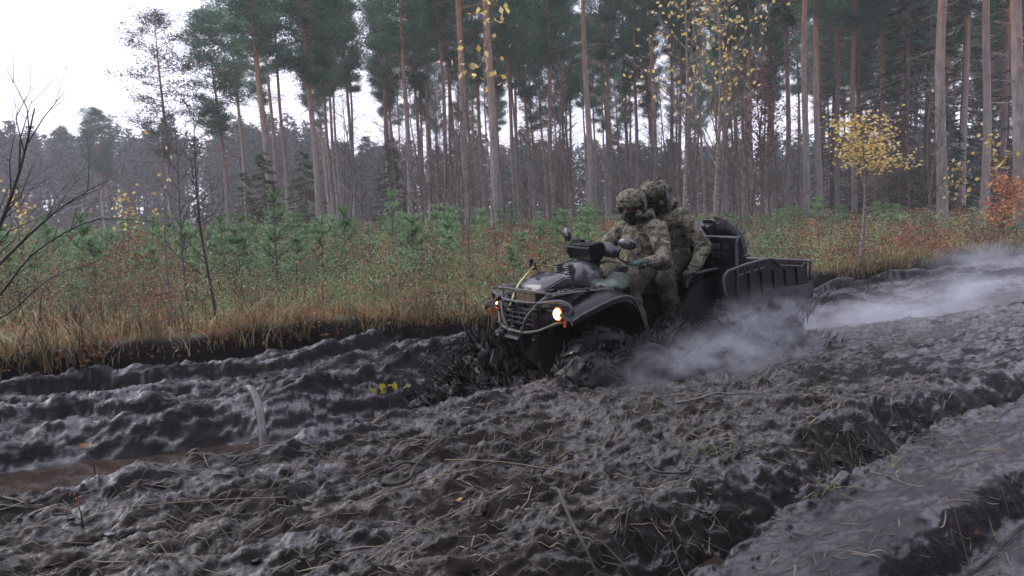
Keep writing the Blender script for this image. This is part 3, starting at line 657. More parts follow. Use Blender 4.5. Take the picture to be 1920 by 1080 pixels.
# young pines
def sapling(seed, H):
    g = rnd(seed); rs = random.Random(seed); tb = MB(); tb.tube([(0, 0, -.05), (.01, 0, H*.5), (0, .01, H)], [.016, .011, .004], 5)
    P = []; D = []
    for k in range(5):
        z = H*(.12+.2*k)
        for j in range(6 if k < 4 else 4):
            a = rs.uniform(0, 6.283); ln = H*.34*(1-.14*k)*rs.uniform(.7, 1.1); u = Vector((math.cos(a), math.sin(a), .8+.2*k)).normalized(); b = Vector((0, 0, z)); e = b+u*ln
            tb.tube([b, e], [.006, .003], 3, cap=False)
            for q in range(30):
                f = rs.uniform(.25, 1.05); P.append((b+u*ln*f)[:]); D.append((u*.55+Vector(g.normal(size=3))*.5)[:])
    for q in range(40): P.append((0, 0, H*rs.uniform(.75, 1.0))); D.append((rs.gauss(0, .5), rs.gauss(0, .5), .9))
    n = len(P); V, Fc = blades(np.array(P), np.array(D), g.uniform(.07, .14, n), g.uniform(.010, .018, n), g)
    return tb.mesh('stem', M['twig'], True, weld=False), npmesh('needle_crown', V, Fc, [M['sapling_needle']], False)
SAP = [sapling(200+i, h) for i, h in enumerate((.7, .85, 1.0, 1.15, 1.3))]
g = rnd(921); i = 0; used = []
while i < 285:
    px = RS.uniform(-80, 1120) if i < 255 else RS.uniform(1280, 1700); d = 11+24*RS.random()**.8
    if i >= 255: d = RS.uniform(20, 32)
    x, y = col(px, d); s_, c_ = sc_of(x, y)
    if c_ < float(c_bank(np.array([s_]))[0])+1.2 or any((x-a)**2+(y-b)**2 < .5 for a, b in used): continue
    used.append((x, y)); i += 1
    put(RS.choice(SAP), 'pine_sapling', x, y, RS.uniform(0, 6.28), (lambda k_: (k_*1.35, k_*1.35, k_*.85))(RS.uniform(.55, 1.1)), R(RS.uniform(-4, 4)), 'bushy green pine sapling '+where(px)+(', near' if d < 20 else ', far off'), 'sapling', 'pine saplings in the clearing', ('stem', 'needle_crown'))
for px, d, k, s, lab in ((520, 10.2, 4, 1.0, 'nearest dark green pine sapling with a browned side standing left of the tall straw grass'), (650, 13, 3, 1.0, 'bright green pine sapling behind the tall straw grass'), (740, 19, 4, 1.2, 'tallest pine sapling sticking up before the shady trunks'), (160, 12, 3, 1.0, 'dense green pine sapling behind the leaning bare branches'), (850, 15, 4, .9, 'green pine sapling left of the radiator box among red stems')):
    x, y = col(px, d); put(SAP[k], 'pine_sapling', x, y, px, s, 0, lab, 'sapling', 'pine saplings in the clearing', ('stem', 'needle_crown'))

# bare and leafy young broadleaves
def tree_of(tb, bark, leafpts=None, size=.05, mat='yellow_leaf', seed=0, name='leaf_crown'):
    ms = [tb.mesh('trunk', M[bark], True, weld=False)]
    if leafpts is not None:
        V, Fc = leaves(np.array(leafpts), size, rnd(seed)); ms.append(npmesh(name, V, Fc, [M[mat]], False))
    return ms
def jit(tips, n, r, seed, cond=None):
    rs = random.Random(seed); out = []
    while len(out) < n:
        t = rs.choice(tips); p = t+Vector((rs.gauss(0, r), rs.gauss(0, r), rs.gauss(0, r)))
        if cond is None or cond(p): out.append(p[:])
    return out
# yellow birch
tb, tips = branchy(301, 2.9, .035, (-.01, 0), 30, 7, .5, .5, 'birch_bark', .9)
yb = tree_of(tb, 'birch_bark', jit([t for t in tips if 2.0 < t.z < 3.1], 950, .09, 5), .06, 'yellow_leaf', 6)
put(yb, 'birch_tree', 5.75, 12.15, .3, (1.15, 1.15, .78), R(-1), 'small birch with bright yellow crown standing on the edge of the mud bank', 'birch')
# tall thin birches with sparse yellow leaves
tb, tips = branchy(302, 8.2, .06, (.01, 0), 32, 8, .30, .3, 'birch_bark', 1.0)
b2 = tree_of(tb, 'birch_bark', jit([t for t in tips if t.z > 3.9], 250, .3, 7), .12, 'yellow_leaf', 8)
x, y = col(1290, 20); put(b2, 'birch_tree', x, y, 1.2, 1, R(-1), 'tall thin birch with scattered yellow leaves above the passenger', 'birch')
tb, tips = branchy(303, 8.5, .07, (.0, .01), 36, 8, .32, .25, 'birch_bark', 1.0)
b3 = tree_of(tb, 'birch_bark', jit([t for t in tips if t.z > 4.1], 330, .32, 9), .12, 'yellow_leaf', 10)
x, y = col(1350, 21); put(b3, 'birch_tree', x, y, 2.2, 1, R(-1), 'beige stemmed birch with yellow leaf sprays above the cargo box', 'birch')
tb, tips = branchy(304, 5.6, .028, (.02, 0), 16, 4, .2, .5, 'birch_bark', 1.0)
b4 = tree_of(tb, 'birch_bark', jit([t for t in tips if t.z > 3.2], 70, .2, 11), .13, 'yellow_leaf', 12)
x, y = col(925, 13.5); put(b4, 'birch_tree', x, y, 0.5, 1, R(-1), 'very slim birch with a few big yellow leaves before the pale pine pair', 'birch')
tb, tips = branchy(305, 5.2, .05, (.0, .01), 34, 8, .3, .2, 'twig', .9)
b5 = tree_of(tb, 'twig', jit([t for t in tips if t.z > 2.2], 900, .2, 13), .09, 'rust_leaf', 14)
x, y = col(1428, 25); put(b5, 'birch_tree', x, y, 2.9, 1.05, R(-1), 'young tree with rusty red brown leaves right of the yellow leaf sprays', 'young tree')
tb, tips = branchy(306, 1.7, .03, (0, 0), 22, 7, .5, .12, 'twig', .9)
b6 = tree_of(tb, 'twig', jit(tips, 800, .12, 15), .085, 'orange_leaf', 16)
x, y = col(1885, 18.5); put(b6, 'shrub', x, y, .4, (1.1, 1.1, .85), 0, 'orange leaved shrub on the bank at the right edge', 'shrub')
tb, tips = branchy(307, 1.9, .02, (0, 0), 12, 5, .4, .4, 'twig', .9)
b7 = tree_of(tb, 'twig', jit([t for t in tips if t.z > 1], 60, .1, 17), .11, 'yellow_leaf', 18)
x, y = col(1795, 20); put(b7, 'shrub', x, y, .4, 1, 0, 'thin shrub with few yellow leaves beside the large light pine', 'shrub')
x, y = col(1862, 22); put(b7, 'shrub', x, y, 2.4, 1.5, 0, 'taller thin shrub with yellow leaves behind the orange shrub', 'shrub')
x, y = col(245, 17); put(b7, 'shrub', x, y, 1.4, .85, 0, 'sparse yellow leafed shrub before the distant wood, left of the bare sapling', 'shrub')
x, y = col(45, 15); put(b7, 'shrub', x, y, 3.4, .8, 0, 'sparse yellow leafed shrub behind the leaning bare tree', 'shrub')
# dark leaning bare tree on the left
rs = random.Random(5); tb = MB()
def limb(tb, pts, r, sub=9, k=0.0, sl=.5):
    tb.tube(pts, [r*(1-.8*i/(len(pts)-1)) for i in range(len(pts))], 6, smooth=3)
    for q in range(sub):
        i = rs.randint(1, len(pts)-2); b = Vector(pts[i]).lerp(Vector(pts[i+1]), rs.random()); d = (Vector(pts[i+1])-Vector(pts[i])).normalized()
        d = (d+Vector((rs.uniform(-.7, .7), rs.uniform(-.7, .7), rs.uniform(-.5, .6)))).normalized(); l = sl*rs.uniform(.4, 1.1)
        e = b+d*l; m_ = b.lerp(e, .5)+Vector((rs.gauss(0, .05), rs.gauss(0, .05), rs.gauss(0, .05))); tb.tube([b, m_, e], [r*.25, r*.18, r*.07], 4, cap=False)
        for w_ in range(3):
            b2 = m_.lerp(e, rs.random()); e2 = b2+(d+Vector((rs.gauss(0, .6), rs.gauss(0, .6), rs.gauss(0, .5))))*l*.4; tb.tube([b2, e2], [r*.10, r*.05], 3, cap=False)
limb(tb, [(0, 0, -.1), (.12, 0, .6), (.38, .05, 1.15), (.62, 0, 1.6), (.82, -.05, 2.1)], .03, 14, sl=.7)
limb(tb, [(.12, 0, .55), (.5, .1, .95), (.85, .15, 1.25), (1.25, .1, 1.45)], .018, 9, sl=.6)
limb(tb, [(.02, 0, .25), (.4, -.1, .5), (.75, -.15, .85), (1.2, -.15, 1.1), (1.5, -.1, 1.15)], .015, 9, sl=.5)
limb(tb, [(0, .0, .2), (.3, .1, .3), (.7, .15, .62), (1.1, .2, .75)], .012, 6, sl=.4)
x, y = col(-75, 6.6); put(tree_of(tb, 'dark_twig'), 'bare_tree', x, y, 0, 1, 0, 'dark leafless tree leaning in from the left edge', 'tree', names=('trunk',))
tb, tips = branchy(310, 2.3, .019, (-.05, 0), 28, 9, .36, .18, 'dark_twig', .9)
x, y = col(398, 7.6); put(tree_of(tb, 'dark_twig'), 'bare_sapling', x, y, 0, 1, 0, 'dark leafless sapling standing upright on the edge of the bank', 'sapling', names=('trunk',))
tb, tips = branchy(311, 1.9, .018, (-.03, 0), 8, 4, .25, .4, 'birch_bark', 1.0)
x, y = col(322, 7.7); put(tree_of(tb, 'birch_bark', jit(tips, 16, .05, 21), .05, 'yellow_leaf', 22), 'birch_sapling', x, y, 0, 1, 0, 'slim pale birch sapling left of the dark leafless one', 'sapling')
tb, tips = branchy(312, 2.6, .017, (-.03, 0), 26, 9, .34, .25, 'twig', .9)
x, y = col(352, 9.2); put(tree_of(tb, 'twig'), 'bare_sapling', x, y, 1.0, 1, 0, 'greyish leafless sapling with many fine twigs between the pale birch and the dark one', 'sapling', names=('trunk',))
# thin young stems in the clearing
TWV = []
for i in range(5):
    tb, tips = branchy(320+i, 2.2+.3*i, .016, (RS.uniform(-.05, .05), 0), 12, 4, .25, .2, 'twig', 1.2); TWV.append(tree_of(tb, 'twig', jit(tips, 40, .06, 30+i), .045, 'rust_leaf', 40+i))
for i, (px, d) in enumerate(((700, 12), (885, 10.5), (965, 12.5), (880, 16), (1010, 17), (1075, 14), (820, 20), (250, 20), (150, 22), (330, 16), (455, 21), (620, 22), (560, 16), (60, 24), (1400, 17), (1500, 20), (1460, 16), (980, 20), (780, 14))):
    x, y = col(px, d); s_, c_ = sc_of(x, y)
    if c_ < float(c_bank(np.array([s_]))[0])+.2: continue
    put(TWV[i % 5], 'young_birch', x, y, RS.uniform(0, 6), RS.uniform(.55, .85), R(RS.uniform(-3, 3)), 'thin reddish young birch '+where(px), 'sapling', 'thin young stems in the clearing')
UND = []
for i in range(5):
    tb, tips = branchy(330+i, 5.5+.6*i, .04, (RS.uniform(-.03, .03), 0), 34, 8, .26, .12, 'twig', .8); UND.append(tree_of(tb, 'twig'))
for i in range(85):
    px = RS.uniform(930, 1760) if i < 62 else RS.uniform(620, 930); d = RS.uniform(24, 46); x, y = col(px, d)
    put(UND[i % 5], 'young_birch', x, y, RS.uniform(0, 6), (1.2, 1.2, RS.uniform(.7, 1.15)), R(RS.uniform(-3, 2)), 'bare twiggy young tree under the pines '+where(px), 'young tree', 'bare understorey trees under the pines', ('trunk',))
# blackened stump heap in the clearing and green hummock
# ---------------------------------------------------------------- debris on the mud
def straw():
    g = rnd(940); n = 13000
    s = g.uniform(-1.5, 9, n)**1.0; t = g.random(n); c2 = c_r2(s); cn = c_near(s); c = np.where(t < .86, c2+.15+(cn-c2-.1)*g.random(n), c2-1.6*g.random(n)**1.5)
    ok = fbm(s*1.5, c*2.5, 71, 3) > -.15; ok &= (g.random(n) < sst(8.5, 3, s)*1.0+.08); s = s[ok]; c = c[ok]; n = len(s)
    X, Y = xy_of(s, c); az = R(28)+g.normal(size=n)*.6; Ln = g.uniform(.03, .13, n)*(1+1.6*(g.random(n) < .1)); W = g.uniform(.0014, .003, n)*np.clip(np.hypot(X, Y)/4, 1, 2)
    cv = g.normal(size=n)*.10; seg = 4; rows = []
    for i in range(seg+1):
        f = i/seg-.5; a2 = az+cv*f*2; x = X+np.cos(a2)*Ln*f; y = Y+np.sin(a2)*Ln*f; z = terrain(x, y)+.002+g.uniform(0, .006, n)*(1-abs(f))
        wx = -np.sin(az)*W*(1 if 0 < i < seg else .3); wy = np.cos(az)*W*(1 if 0 < i < seg else .3); rows += [np.stack([x-wx, y-wy, z], 1), np.stack([x+wx, y+wy, z+.002], 1)]
    V = np.stack(rows, 1); m = V.shape[1]; T = np.array([(2*i, 2*i+1, 2*i+3, 2*i+2) for i in range(seg)]); Fc = (np.arange(n)[:, None, None]*m+T[None]).reshape(-1, 4)
    link('mud_straw', npmesh('mud_straw', V.reshape(-1, 3), Fc, [M['straw']], False), kind='stuff', label='trampled straw, stalks and grass pressed into the near mud', cat='straw')
straw()
def clods():
    g = rnd(950); n = 3400; s = g.uniform(-1, 10, n); c = np.where(g.random(n) < .7, c_r2(s)+.1+(c_near(s)-c_r2(s))*g.random(n), c_far(s)+.3+1.3*g.random(n)); X, Y = xy_of(s, c); Z = terrain(X, Y)
    b = bmesh.new(); bmesh.ops.create_icosphere(b, subdivisions=2, radius=1); bv = np.array([v.co[:] for v in b.verts]); bf = np.array([[v.index for v in f.verts] for f in b.faces]); b.free(); k = len(bv)
    sc = g.uniform(.004, .013, n)*(1+.5*(g.random(n) < .06)); st = np.stack([g.uniform(.8, 2.0, n), g.uniform(.7, 1.3, n), g.uniform(.3, .6, n)], 1)*sc[:, None]
    V = bv[None]*st[:, None]; nz_ = vn3((bv[None]*1.7+np.arange(n)[:, None, None]*3.1).reshape(-1, 3), 3).reshape(n, k, 1); V = V*(.6+.8*nz_); a = g.uniform(0, 6.28, n)[:, None]
    Vx = V[..., 0]*np.cos(a)-V[..., 1]*np.sin(a); Vy = V[..., 0]*np.sin(a)+V[..., 1]*np.cos(a); V = np.stack([Vx+X[:, None], Vy+Y[:, None], V[..., 2]+Z[:, None]-.25*sc[:, None]], -1).reshape(-1, 3)
    Fc = (np.arange(n)[:, None, None]*k+bf[None]).reshape(-1, 3); link('mud_clods', npmesh('mud_clods', V, Fc, [M['mud']]), kind='stuff', label='small wet clods of mud lying on the churned road', cat='mud')
clods()
# bent pale stick and other single pieces
def tube_obj(name, pts, r, mat, label, cat, sides=8, **k):
    mb = MB(); mb.tube(pts, r, sides, smooth=4); o = mb.build(name, M[mat], smooth=True); return tag(o, label, cat, **k)
M['pale_wood'] = simple('pale_wood', (.07, .06, .06), (.17, .15, .155), 20, .45, .3, sq=(1, 1, .4))
tube_obj('bent_stick', [(-1.86, 5.05, .13), (-1.78, 4.95, .15), (-1.70, 4.85, .06), (-1.64, 4.72, -.10), (-1.62, 4.62, -.3)], [.014, .024, .028, .026, .022], 'pale_wood', 'pale bent root arching down the mud bank into the brown water', 'stick')
x0, y0 = -2.25, 3.75
tube_obj('fallen_cane', [(-2.9, 3.92, -.20), (-2.6, 4.0, -.19), (-2.3, 4.12, -.19)], [.008, .010, .006], 'pale_wood', 'thin pale stick floating on the brown water at the left edge', 'stick')
def straw_stalk(a, b, sag, label, r=.0024):
    pts = []
    for i in range(7):
        t = i/6; x = a[0]+(b[0]-a[0])*t; y = a[1]+(b[1]-a[1])*t; pts.append((x, y, (gz(*a)+.035)*(1-t)+(gz(*b)+.035)*t+sag*math.sin(t*3.14)))
    tube_obj('straw_stalk', pts, [r]*7, 'straw_stalk', label, 'stalk', 5, group='long dry stalks lying on the near mud')
M['straw_stalk'] = simple('straw_stalk', (.13, .095, .06), (.24, .18, .11), 20, .5, 0)
straw_stalk((-1.75, 3.02), (-1.0, 3.12), .01, 'long straight straw stalk lying level on the mud at lower left')
straw_stalk((-.85, 2.75), (-.18, 3.45), .03, 'long golden stalk slanting up across the mud left of the puddle', .003)
straw_stalk((-.55, 2.55), (-.05, 3.1), .02, 'shorter brown stalk slanting parallel to the golden one', .003)
straw_stalk((-.35, 3.55), (.25, 3.35), .02, 'straw stalk lying just above the brown puddle', .003)
for i_, (a_, b_, r_, lab_) in enumerate((((-.62, 3.25), (-.35, 3.75), .009, 'dark crooked root sticking out of the straw left of the puddle'), ((-.50, 3.55), (-.78, 3.45), .007, 'short dark root lying across the first root'), ((.10, 3.2), (.32, 2.5), .008, 'dark stick running down from the puddle to the lower edge'), ((.62, 3.45), (.95, 3.28), .006, 'thin dark twig lying right of the puddle'), ((1.0, 4.55), (1.6, 4.75), .008, 'pale muddy root lying along the crest near the spray'), ((2.0, 2.75), (2.25, 3.1), .006, 'dark twig across the smooth slab at lower right'))):
    P_ = []; rr_ = random.Random(i_)
    for q_ in range(6):
        t_ = q_/5; x_ = a_[0]+(b_[0]-a_[0])*t_+rr_.gauss(0, .02); y_ = a_[1]+(b_[1]-a_[1])*t_+rr_.gauss(0, .02); P_.append((x_, y_, gz(x_, y_)+.02+.05*math.sin(t_*3.1)*rr_.random()))
    tube_obj('root', P_, [r_, r_*1.1, r_, r_*.8, r_*.6, r_*.3], 'pale_wood' if 'pale' in lab_ else 'dark_twig', lab_, 'root', 6)
def weed(name, x, y, h, lean, label, mat, n, size, seed, cat='weed'):
    g = rnd(seed); z = gz(x, y); o = empty(name, (x, y, z), 0, label, cat); mb = MB(); top = Vector((lean, 0, h))
    mb.tube([(0, 0, -.05), (lean*.3, 0, h*.5), top], [.004, .003, .002], 5); mb.build('stem', M['dark_twig'], o, smooth=True)
    V, Fc = leaves(np.array([top[:]]*n)+g.normal(size=(n, 3))*size*.7, size, g); link('leaf_cluster', npmesh('leaf_cluster', V, Fc, [M[mat]], False), o)
weed('weed', -1.98, 3.42, .17, -.04, 'dark weed stalk topped by one orange yellow leaf by the brown water', 'orange_leaf', 3, .035, 1)
weed('weed', -1.80, 2.98, .10, -.02, 'short weed with brown seed head in the lower left mud', 'rust_leaf', 14, .025, 2)
weed('weed', -.86, 4.72, .14, -.05, 'small weed with yellow green leaves at the rut before the splash', 'green_yellow', 7, .05, 3) if False else None
M['lime_leaf'] = island('lime_leaf', [(.35, .40, .04), (.45, .42, .05), (.50, .36, .05)], trans=.3)
weed('weed', -.74, 4.36, .17, -.03, 'small weed with lime yellow leaves at the rut before the splash', 'lime_leaf', 8, .05, 3)
def tuft(x, y, h, n, label, seed, r=.06):
    g = rnd(seed); X = x+g.normal(size=n)*r*1.6; Y = y+g.normal(size=n)*r*.7; V, Fc = grass_blades(np.stack([X, Y, terrain(X, Y, False)-.01], 1)-np.array([x, y, 0]), g.uniform(.5, 1, n)*h, np.full(n, .0045), g.uniform(.8, 1.8, n), g)
    o = link('grass_tuft', npmesh('grass_tuft', V, Fc, [M['green_blade']], False)); o.location = (x, y, 0); tag(o, label, 'grass', 'green grass tufts in the mud'); o['kind'] = 'stuff'
M['green_blade'] = island('green_blade', [(.17, .27, .06), (.24, .32, .08), (.13, .19, .06), (.3, .3, .13)], trans=.2)
tuft(1.28, 3.15, .09, 60, 'bright green grass tuft on the lip of the deep near rut', 1, .07)
tuft(1.75, 3.5, .06, 40, 'thin yellow green grass strands combed flat further up the rut lip', 2, .09)
tuft(.98, 3.62, .11, 40, 'pale green grass tuft in the middle of the straw strewn mud', 3)
tuft(2.55, 4.35, .06, 40, 'grass strands on the rut lip near the right edge', 4, .09)
def leaf_one(x, y, sz, mat, seed, label):
    g = rnd(seed); V, Fc = leaves(np.array([[0, 0, 0.]]), sz, g); V[:, 2] *= .3; o = link('fallen_leaf', npmesh('fallen_leaf', V, Fc, [M[mat]], False)); o.location = (x, y, gz(x, y)+.02); tag(o, label, 'leaf', 'single fallen leaves on the mud')
leaf_one(-1.37, 3.0, .05, 'orange_leaf', 1, 'small orange leaf on the mud beside the level straw stalk')
leaf_one(-.66, 3.35, .05, 'rust_leaf', 2, 'pinkish brown leaf on the straw strewn mud left of the puddle')
leaf_one(.35, 4.9, .06, 'orange_leaf', 3, 'orange leaf on the mud below the vehicle front')
leaf_one(1.95, 3.05, .05, 'orange_leaf', 4, 'orange leaf on the smooth slab of mud at lower right')
leaf_one(-.25, 3.1, .045, 'yellow_leaf', 5, 'yellow leaf among the straw at lower middle')
# ---------------------------------------------------------------- the six-wheeled vehicle
VO = Vector((.02, 5.75, -.27)); VRZ = R(212)
VM = Matrix.Translation(VO) @ Matrix.Rotation(VRZ, 4, 'Z')
def dirty(name, base, mud, lo=.45, hi=.62, rough=.42, scale=9, spec=.5, bmp=.35):
    m, t, p = newmat(name); tc = nd(t, 'ShaderNodeTexCoord'); n = nd(t, 'ShaderNodeTexNoise', Scale=scale, Detail=9, Roughness=.68)
    t.links.new(tc.outputs['Object'], n.inputs['Vector']); r = ramp(t, n.outputs['Fac'], [(lo, base), (hi, mud)]); t.links.new(r.outputs[0], p.inputs['Base Color'])
    r2 = ramp(t, n.outputs['Fac'], [(lo, (rough,)*3), (hi, (.75,)*3)]); t.links.new(r2.outputs[0], p.inputs['Roughness']); p.inputs['Specular IOR Level'].default_value = spec
    bump(t, p, n.outputs['Fac'], bmp, .006); return m
M['plastic'] = dirty('black_plastic', (.006, .006, .008), (.020, .016, .015), .52, .75, .30, spec=.20, bmp=.18)
M['plastic_grey'] = dirty('wet_grey_plastic', (.060, .062, .072), (.045, .040, .040), .55, .7, .22, spec=.9, bmp=.1)
M['plastic_top'] = dirty('wet_black_lid', (.022, .022, .028), (.05, .043, .045), .55, .7, .18, spec=.9, bmp=.12)
M['tube'] = dirty('muddy_tube', (.05, .045, .045), (.13, .115, .11), .42, .6, .45, 16)
M['rubber'] = dirty('rubber', (.020, .020, .026), (.045, .04, .042), .5, .68, .30, 12, spec=.6)
M['caked'] = dirty('caked_mud', (.006, .005, .006), (.022, .018, .018), .4, .65, .5, 12, spec=.4, bmp=.9)
M['rail'] = dirty('worn_rail', (.07, .07, .08), (.13, .12, .125), .45, .65, .4, 20)
M['plate'] = dirty('muddy_plate', (.035, .025, .015), (.16, .10, .045), .42, .6, .5, 34, bmp=.5)
M['strap'] = simple('strap', (.28, .30, .10), (.42, .42, .18), 30, .7, .2)
M['orange_lens'] = simple('orange_reflector', (.35, .05, .02), (.55, .09, .03), 20, .3, 0)
def emit(name, col_, s):
    m, t, p = newmat(name); p.inputs['Base Color'].default_value = (*col_, 1); p.inputs['Emission Color'].default_value = (*col_, 1); p.inputs['Emission Strength'].default_value = s; return m
M['lamp'] = emit('lit_lamp', (1.0, .62, .22), 9); M['lamp_rim'] = emit('lamp_rim', (.9, .16, .03), 1.2); M['lamp_small'] = emit('lit_lamp_far', (1.0, .5, .2), 5)
V = empty('all_terrain_vehicle', VO, VRZ, 'black six-wheeled all terrain vehicle ploughing through deep mud with one headlight glowing', 'all terrain vehicle')
def mir(pts): return [(p[0], -p[1], p[2]) for p in pts]
# --- underbody, tunnel and foot boards
mb = MB()
mb.loft([[(x, y*wy, z) for y, z in ((-1, zb), (1, zb), (1.05, zt), (-1.05, zt))] for x, wy, zb, zt in ((-.04, .20, .42, .62), (-.2, .24, .30, .66), (-1.0, .24, .27, .6), (-2.2, .26, .29, .68), (-2.7, .24, .36, .7))])
mb.box((-1.15, .38, .42), (.72, .30, .04)); mb.box((-1.15, -.38, .42), (.72, .30, .04)); mb.build('chassis', M['caked'], V, bevel=.01)
mb = MB()
mb.loft([[(x, y*wy, z) for y, z in ((-1, zb), (1, zb), (1, zt-.07), (.7, zt), (-.7, zt), (-1, zt-.07))] for x, wy, zb, zt in ((-.62, .24, .55, .97), (-.8, .2, .5, .96), (-1.0, .17, .5, .86), (-1.6, .19, .5, .9), (-1.9, .24, .5, .86))])
mb.build('body_tunnel', M['plastic'], V, bevel=.008)
# --- hood and grille
mb = MB()
mb.loft([[(x, y*wy, z) for y, z in ((-.85, zb), (.85, zb), (1, (zb+zt)/2), (.9, zt-.03), (.55, zt), (-.55, zt), (-.9, zt-.03), (-1, (zb+zt)/2))] for x, wy, zb, zt in ((-.07, .26, .68, .82), (-.12, .40, .64, .87), (-.3, .42, .62, .90), (-.55, .36, .60, .94), (-.74, .26, .6, .98))])
mb.build('hood', M['plastic'], V, bevel=.008)
mb = MB()
for z in (.70, .74, .78): mb.box((-.055, 0, z), (.05, .42, .012))
for y in (-.2, -.1, 0, .1, .2): mb.box((-.05, y, .74), (.03, .015, .12))
mb.build('grille', M['plastic_grey'], V, bevel=.003)
mb = MB(); mb.box((-.06, .0, .575), (.14, .26, .09)); mb.tube([(.02, -.11, .58), (.02, .11, .58)], .032, 12); mb.box((-.01, .13, .58), (.09, .03, .11)); mb.box((-.01, -.13, .58), (.09, .03, .11)); mb.build('winch', M['plastic'], V, bevel=.006)
mb = MB(); rs = random.Random(3)
for i in range(46): mb.ball((-.03+rs.uniform(-.05, .02), rs.uniform(-.30, .30), rs.choice((.62, .66, .83, .87))+rs.gauss(0, .012)), (rs.uniform(.01, .03), rs.uniform(.015, .045), rs.uniform(.008, .022)), 7, 5)
mb.build('mud_cake', M['splash'], V, smooth=True, kind='stuff')
# --- tube bumper
def bumper():
    near = [(-.03, .27, .875), (-.05, .33, .885), (-.10, .49, .902), (-.14, .555, .84), (-.14, .475, .752), (-.10, .40, .728), (-.03, .275, .668), (0, .12, .642), (0, 0, .638)]
    mb = MB(); mb.tube(near, .0135, 8, smooth=3); mb.tube(mir(near), .0135, 8, smooth=3); mb.build('bumper_bar', M['tube'], V, smooth=True)
    mb = MB(); mb.tube([(-.04, -.27, .876), (0, -.1, .874), (0, .1, .874), (-.04, .27, .876)], .011, 8, smooth=3); mb.build('bumper_bar', M['tube'], V, smooth=True)
    for s in (1, -1):
        mb = MB(); mb.tube([(-.12, s*.36, .935), (-.06, s*.29, .90), (.005, s*.18, .77), (.005, s*.11, .66), (-.01, s*.09, .58)], .0135, 8, smooth=4); mb.build('bumper_bar', M['tube'], V, smooth=True)
        mb = MB(); mb.tube([(-.14, s*.555, .83), (-.2, s*.50, .80), (-.3, s*.4, .78)], .012, 8); mb.build('bumper_brace', M['tube'], V, smooth=True)
bumper()
# --- lamps
for s in (1, -1):
    mb = MB(); mb.loft([[(x, s*.43+r_*math.cos(a), .806+r_*.9*math.sin(a)) for a in [i*math.pi/6 for i in range(12)]] for x, r_ in ((-.22, .06), (-.11, .058), (-.10, .050))])
    h_ = mb.build('headlight', M['plastic'], V, bevel=.003)
    if s == 1: h_['label'] = 'brightly lit orange white headlight'
    mb = MB(); mb.ball((-.096, s*.43, .806), (.030, .036, .041) if s == 1 else (.01, .016, .016), 16, 10); mb.build('lens', M['lamp' if s == 1 else 'lamp_small'], h_, smooth=True)
    mb = MB(); n_ = 20; mb.loft([[(x, s*.43+r_*math.cos(2*math.pi*i/n_), .806+r_*math.sin(2*math.pi*i/n_)) for i in range(n_)] for x, r_ in ((-.098, .036), (-.093, .041), (-.093, .047), (-.102, .050))], caps=False)
    mb.build('lamp_rim', M['lamp_rim' if s == 1 else 'orange_lens'], h_, smooth=True)
    mb = MB(); mb.prism([(-.01, .70), (.015, .70), (.025, .765), (.0, .77)], -.128, -.118, 'x'); mb.v = [(x, y+s*.50-.02, z+.01) for x, y, z in mb.v]; mb.build('reflector', M['orange_lens'], V)
# --- plate
mb = MB(); mb.box((-.035, .10, .912), (.008, .27, .068)); pl = mb.build('number_plate', M['plate'], V, bevel=.003, label='number plate caked with brown mud'); mb = MB()
for z in (.949, .876): mb.box((-.03, .10, z), (.014, .29, .008))
for y in (-.042, .242): mb.box((-.03, y, .912), (.014, .008, .08))
mb.build('plate_frame', M['tube'], pl, bevel=.002)
# --- fenders
for s in (1, -1):
    prof = [(-.09, .79), (-.16, .825), (-.28, .865), (-.40, .90), (-.50, .925), (-.60, .93), (-.66, .90), (-.70, .84), (-.77, .70), (-.79, .62)]
    mb = MB(); rings = []
    for x, z in prof:
        rings.append([(x, s*.28, z+.03), (x, s*.46, z+.025), (x, s*.57, z+.01), (x, s*.625, z-.02), (x+.004, s*.63, z-.055), (x+.006, s*.615, z-.055), (x+.006, s*.60, z-.025), (x+.006, s*.46, z), (x+.006, s*.28, z+.005)])
    mb.loft(rings); mb.build('front_fender', M['plastic'], V, bevel=.003)
    mb = MB(); mb.tube([(x, s*.628, z-.015) for x, z in prof], .009, 6, smooth=2); mb.build('fender_trim', M['tube'], V, smooth=True)
# --- front rack
mb = MB()
for y in (.42, .34, -.34, -.42): mb.tube([(-.06, y, .935), (-.12, y, .945), (-.58, y, .955), (-.64, y, .935)], .010, 6, smooth=2)
for x in (-.10, -.30, -.46, -.60): mb.tube([(x, -.43, .946), (x, .43, .946)], .009, 6)
mb.box((-.30, .38, .955), (.30, .055, .02)); mb.box((-.30, -.38, .955), (.30, .055, .02)); mb.tube([(-.09, -.30, .945), (-.06, -.2, .955), (-.06, .2, .955), (-.09, .30, .945)], .010, 6, smooth=2)
mb.build('front_rack', M['tube'], V, smooth=True)
mb = MB()
for i in range(14): mb.ball((-.14-.035*i, .36+rs.gauss(0, .04), .965), (rs.uniform(.015, .04), rs.uniform(.01, .03), rs.uniform(.006, .016)), 7, 5)
mb.build('mud_cake', M['splash'], V, smooth=True, kind='stuff')
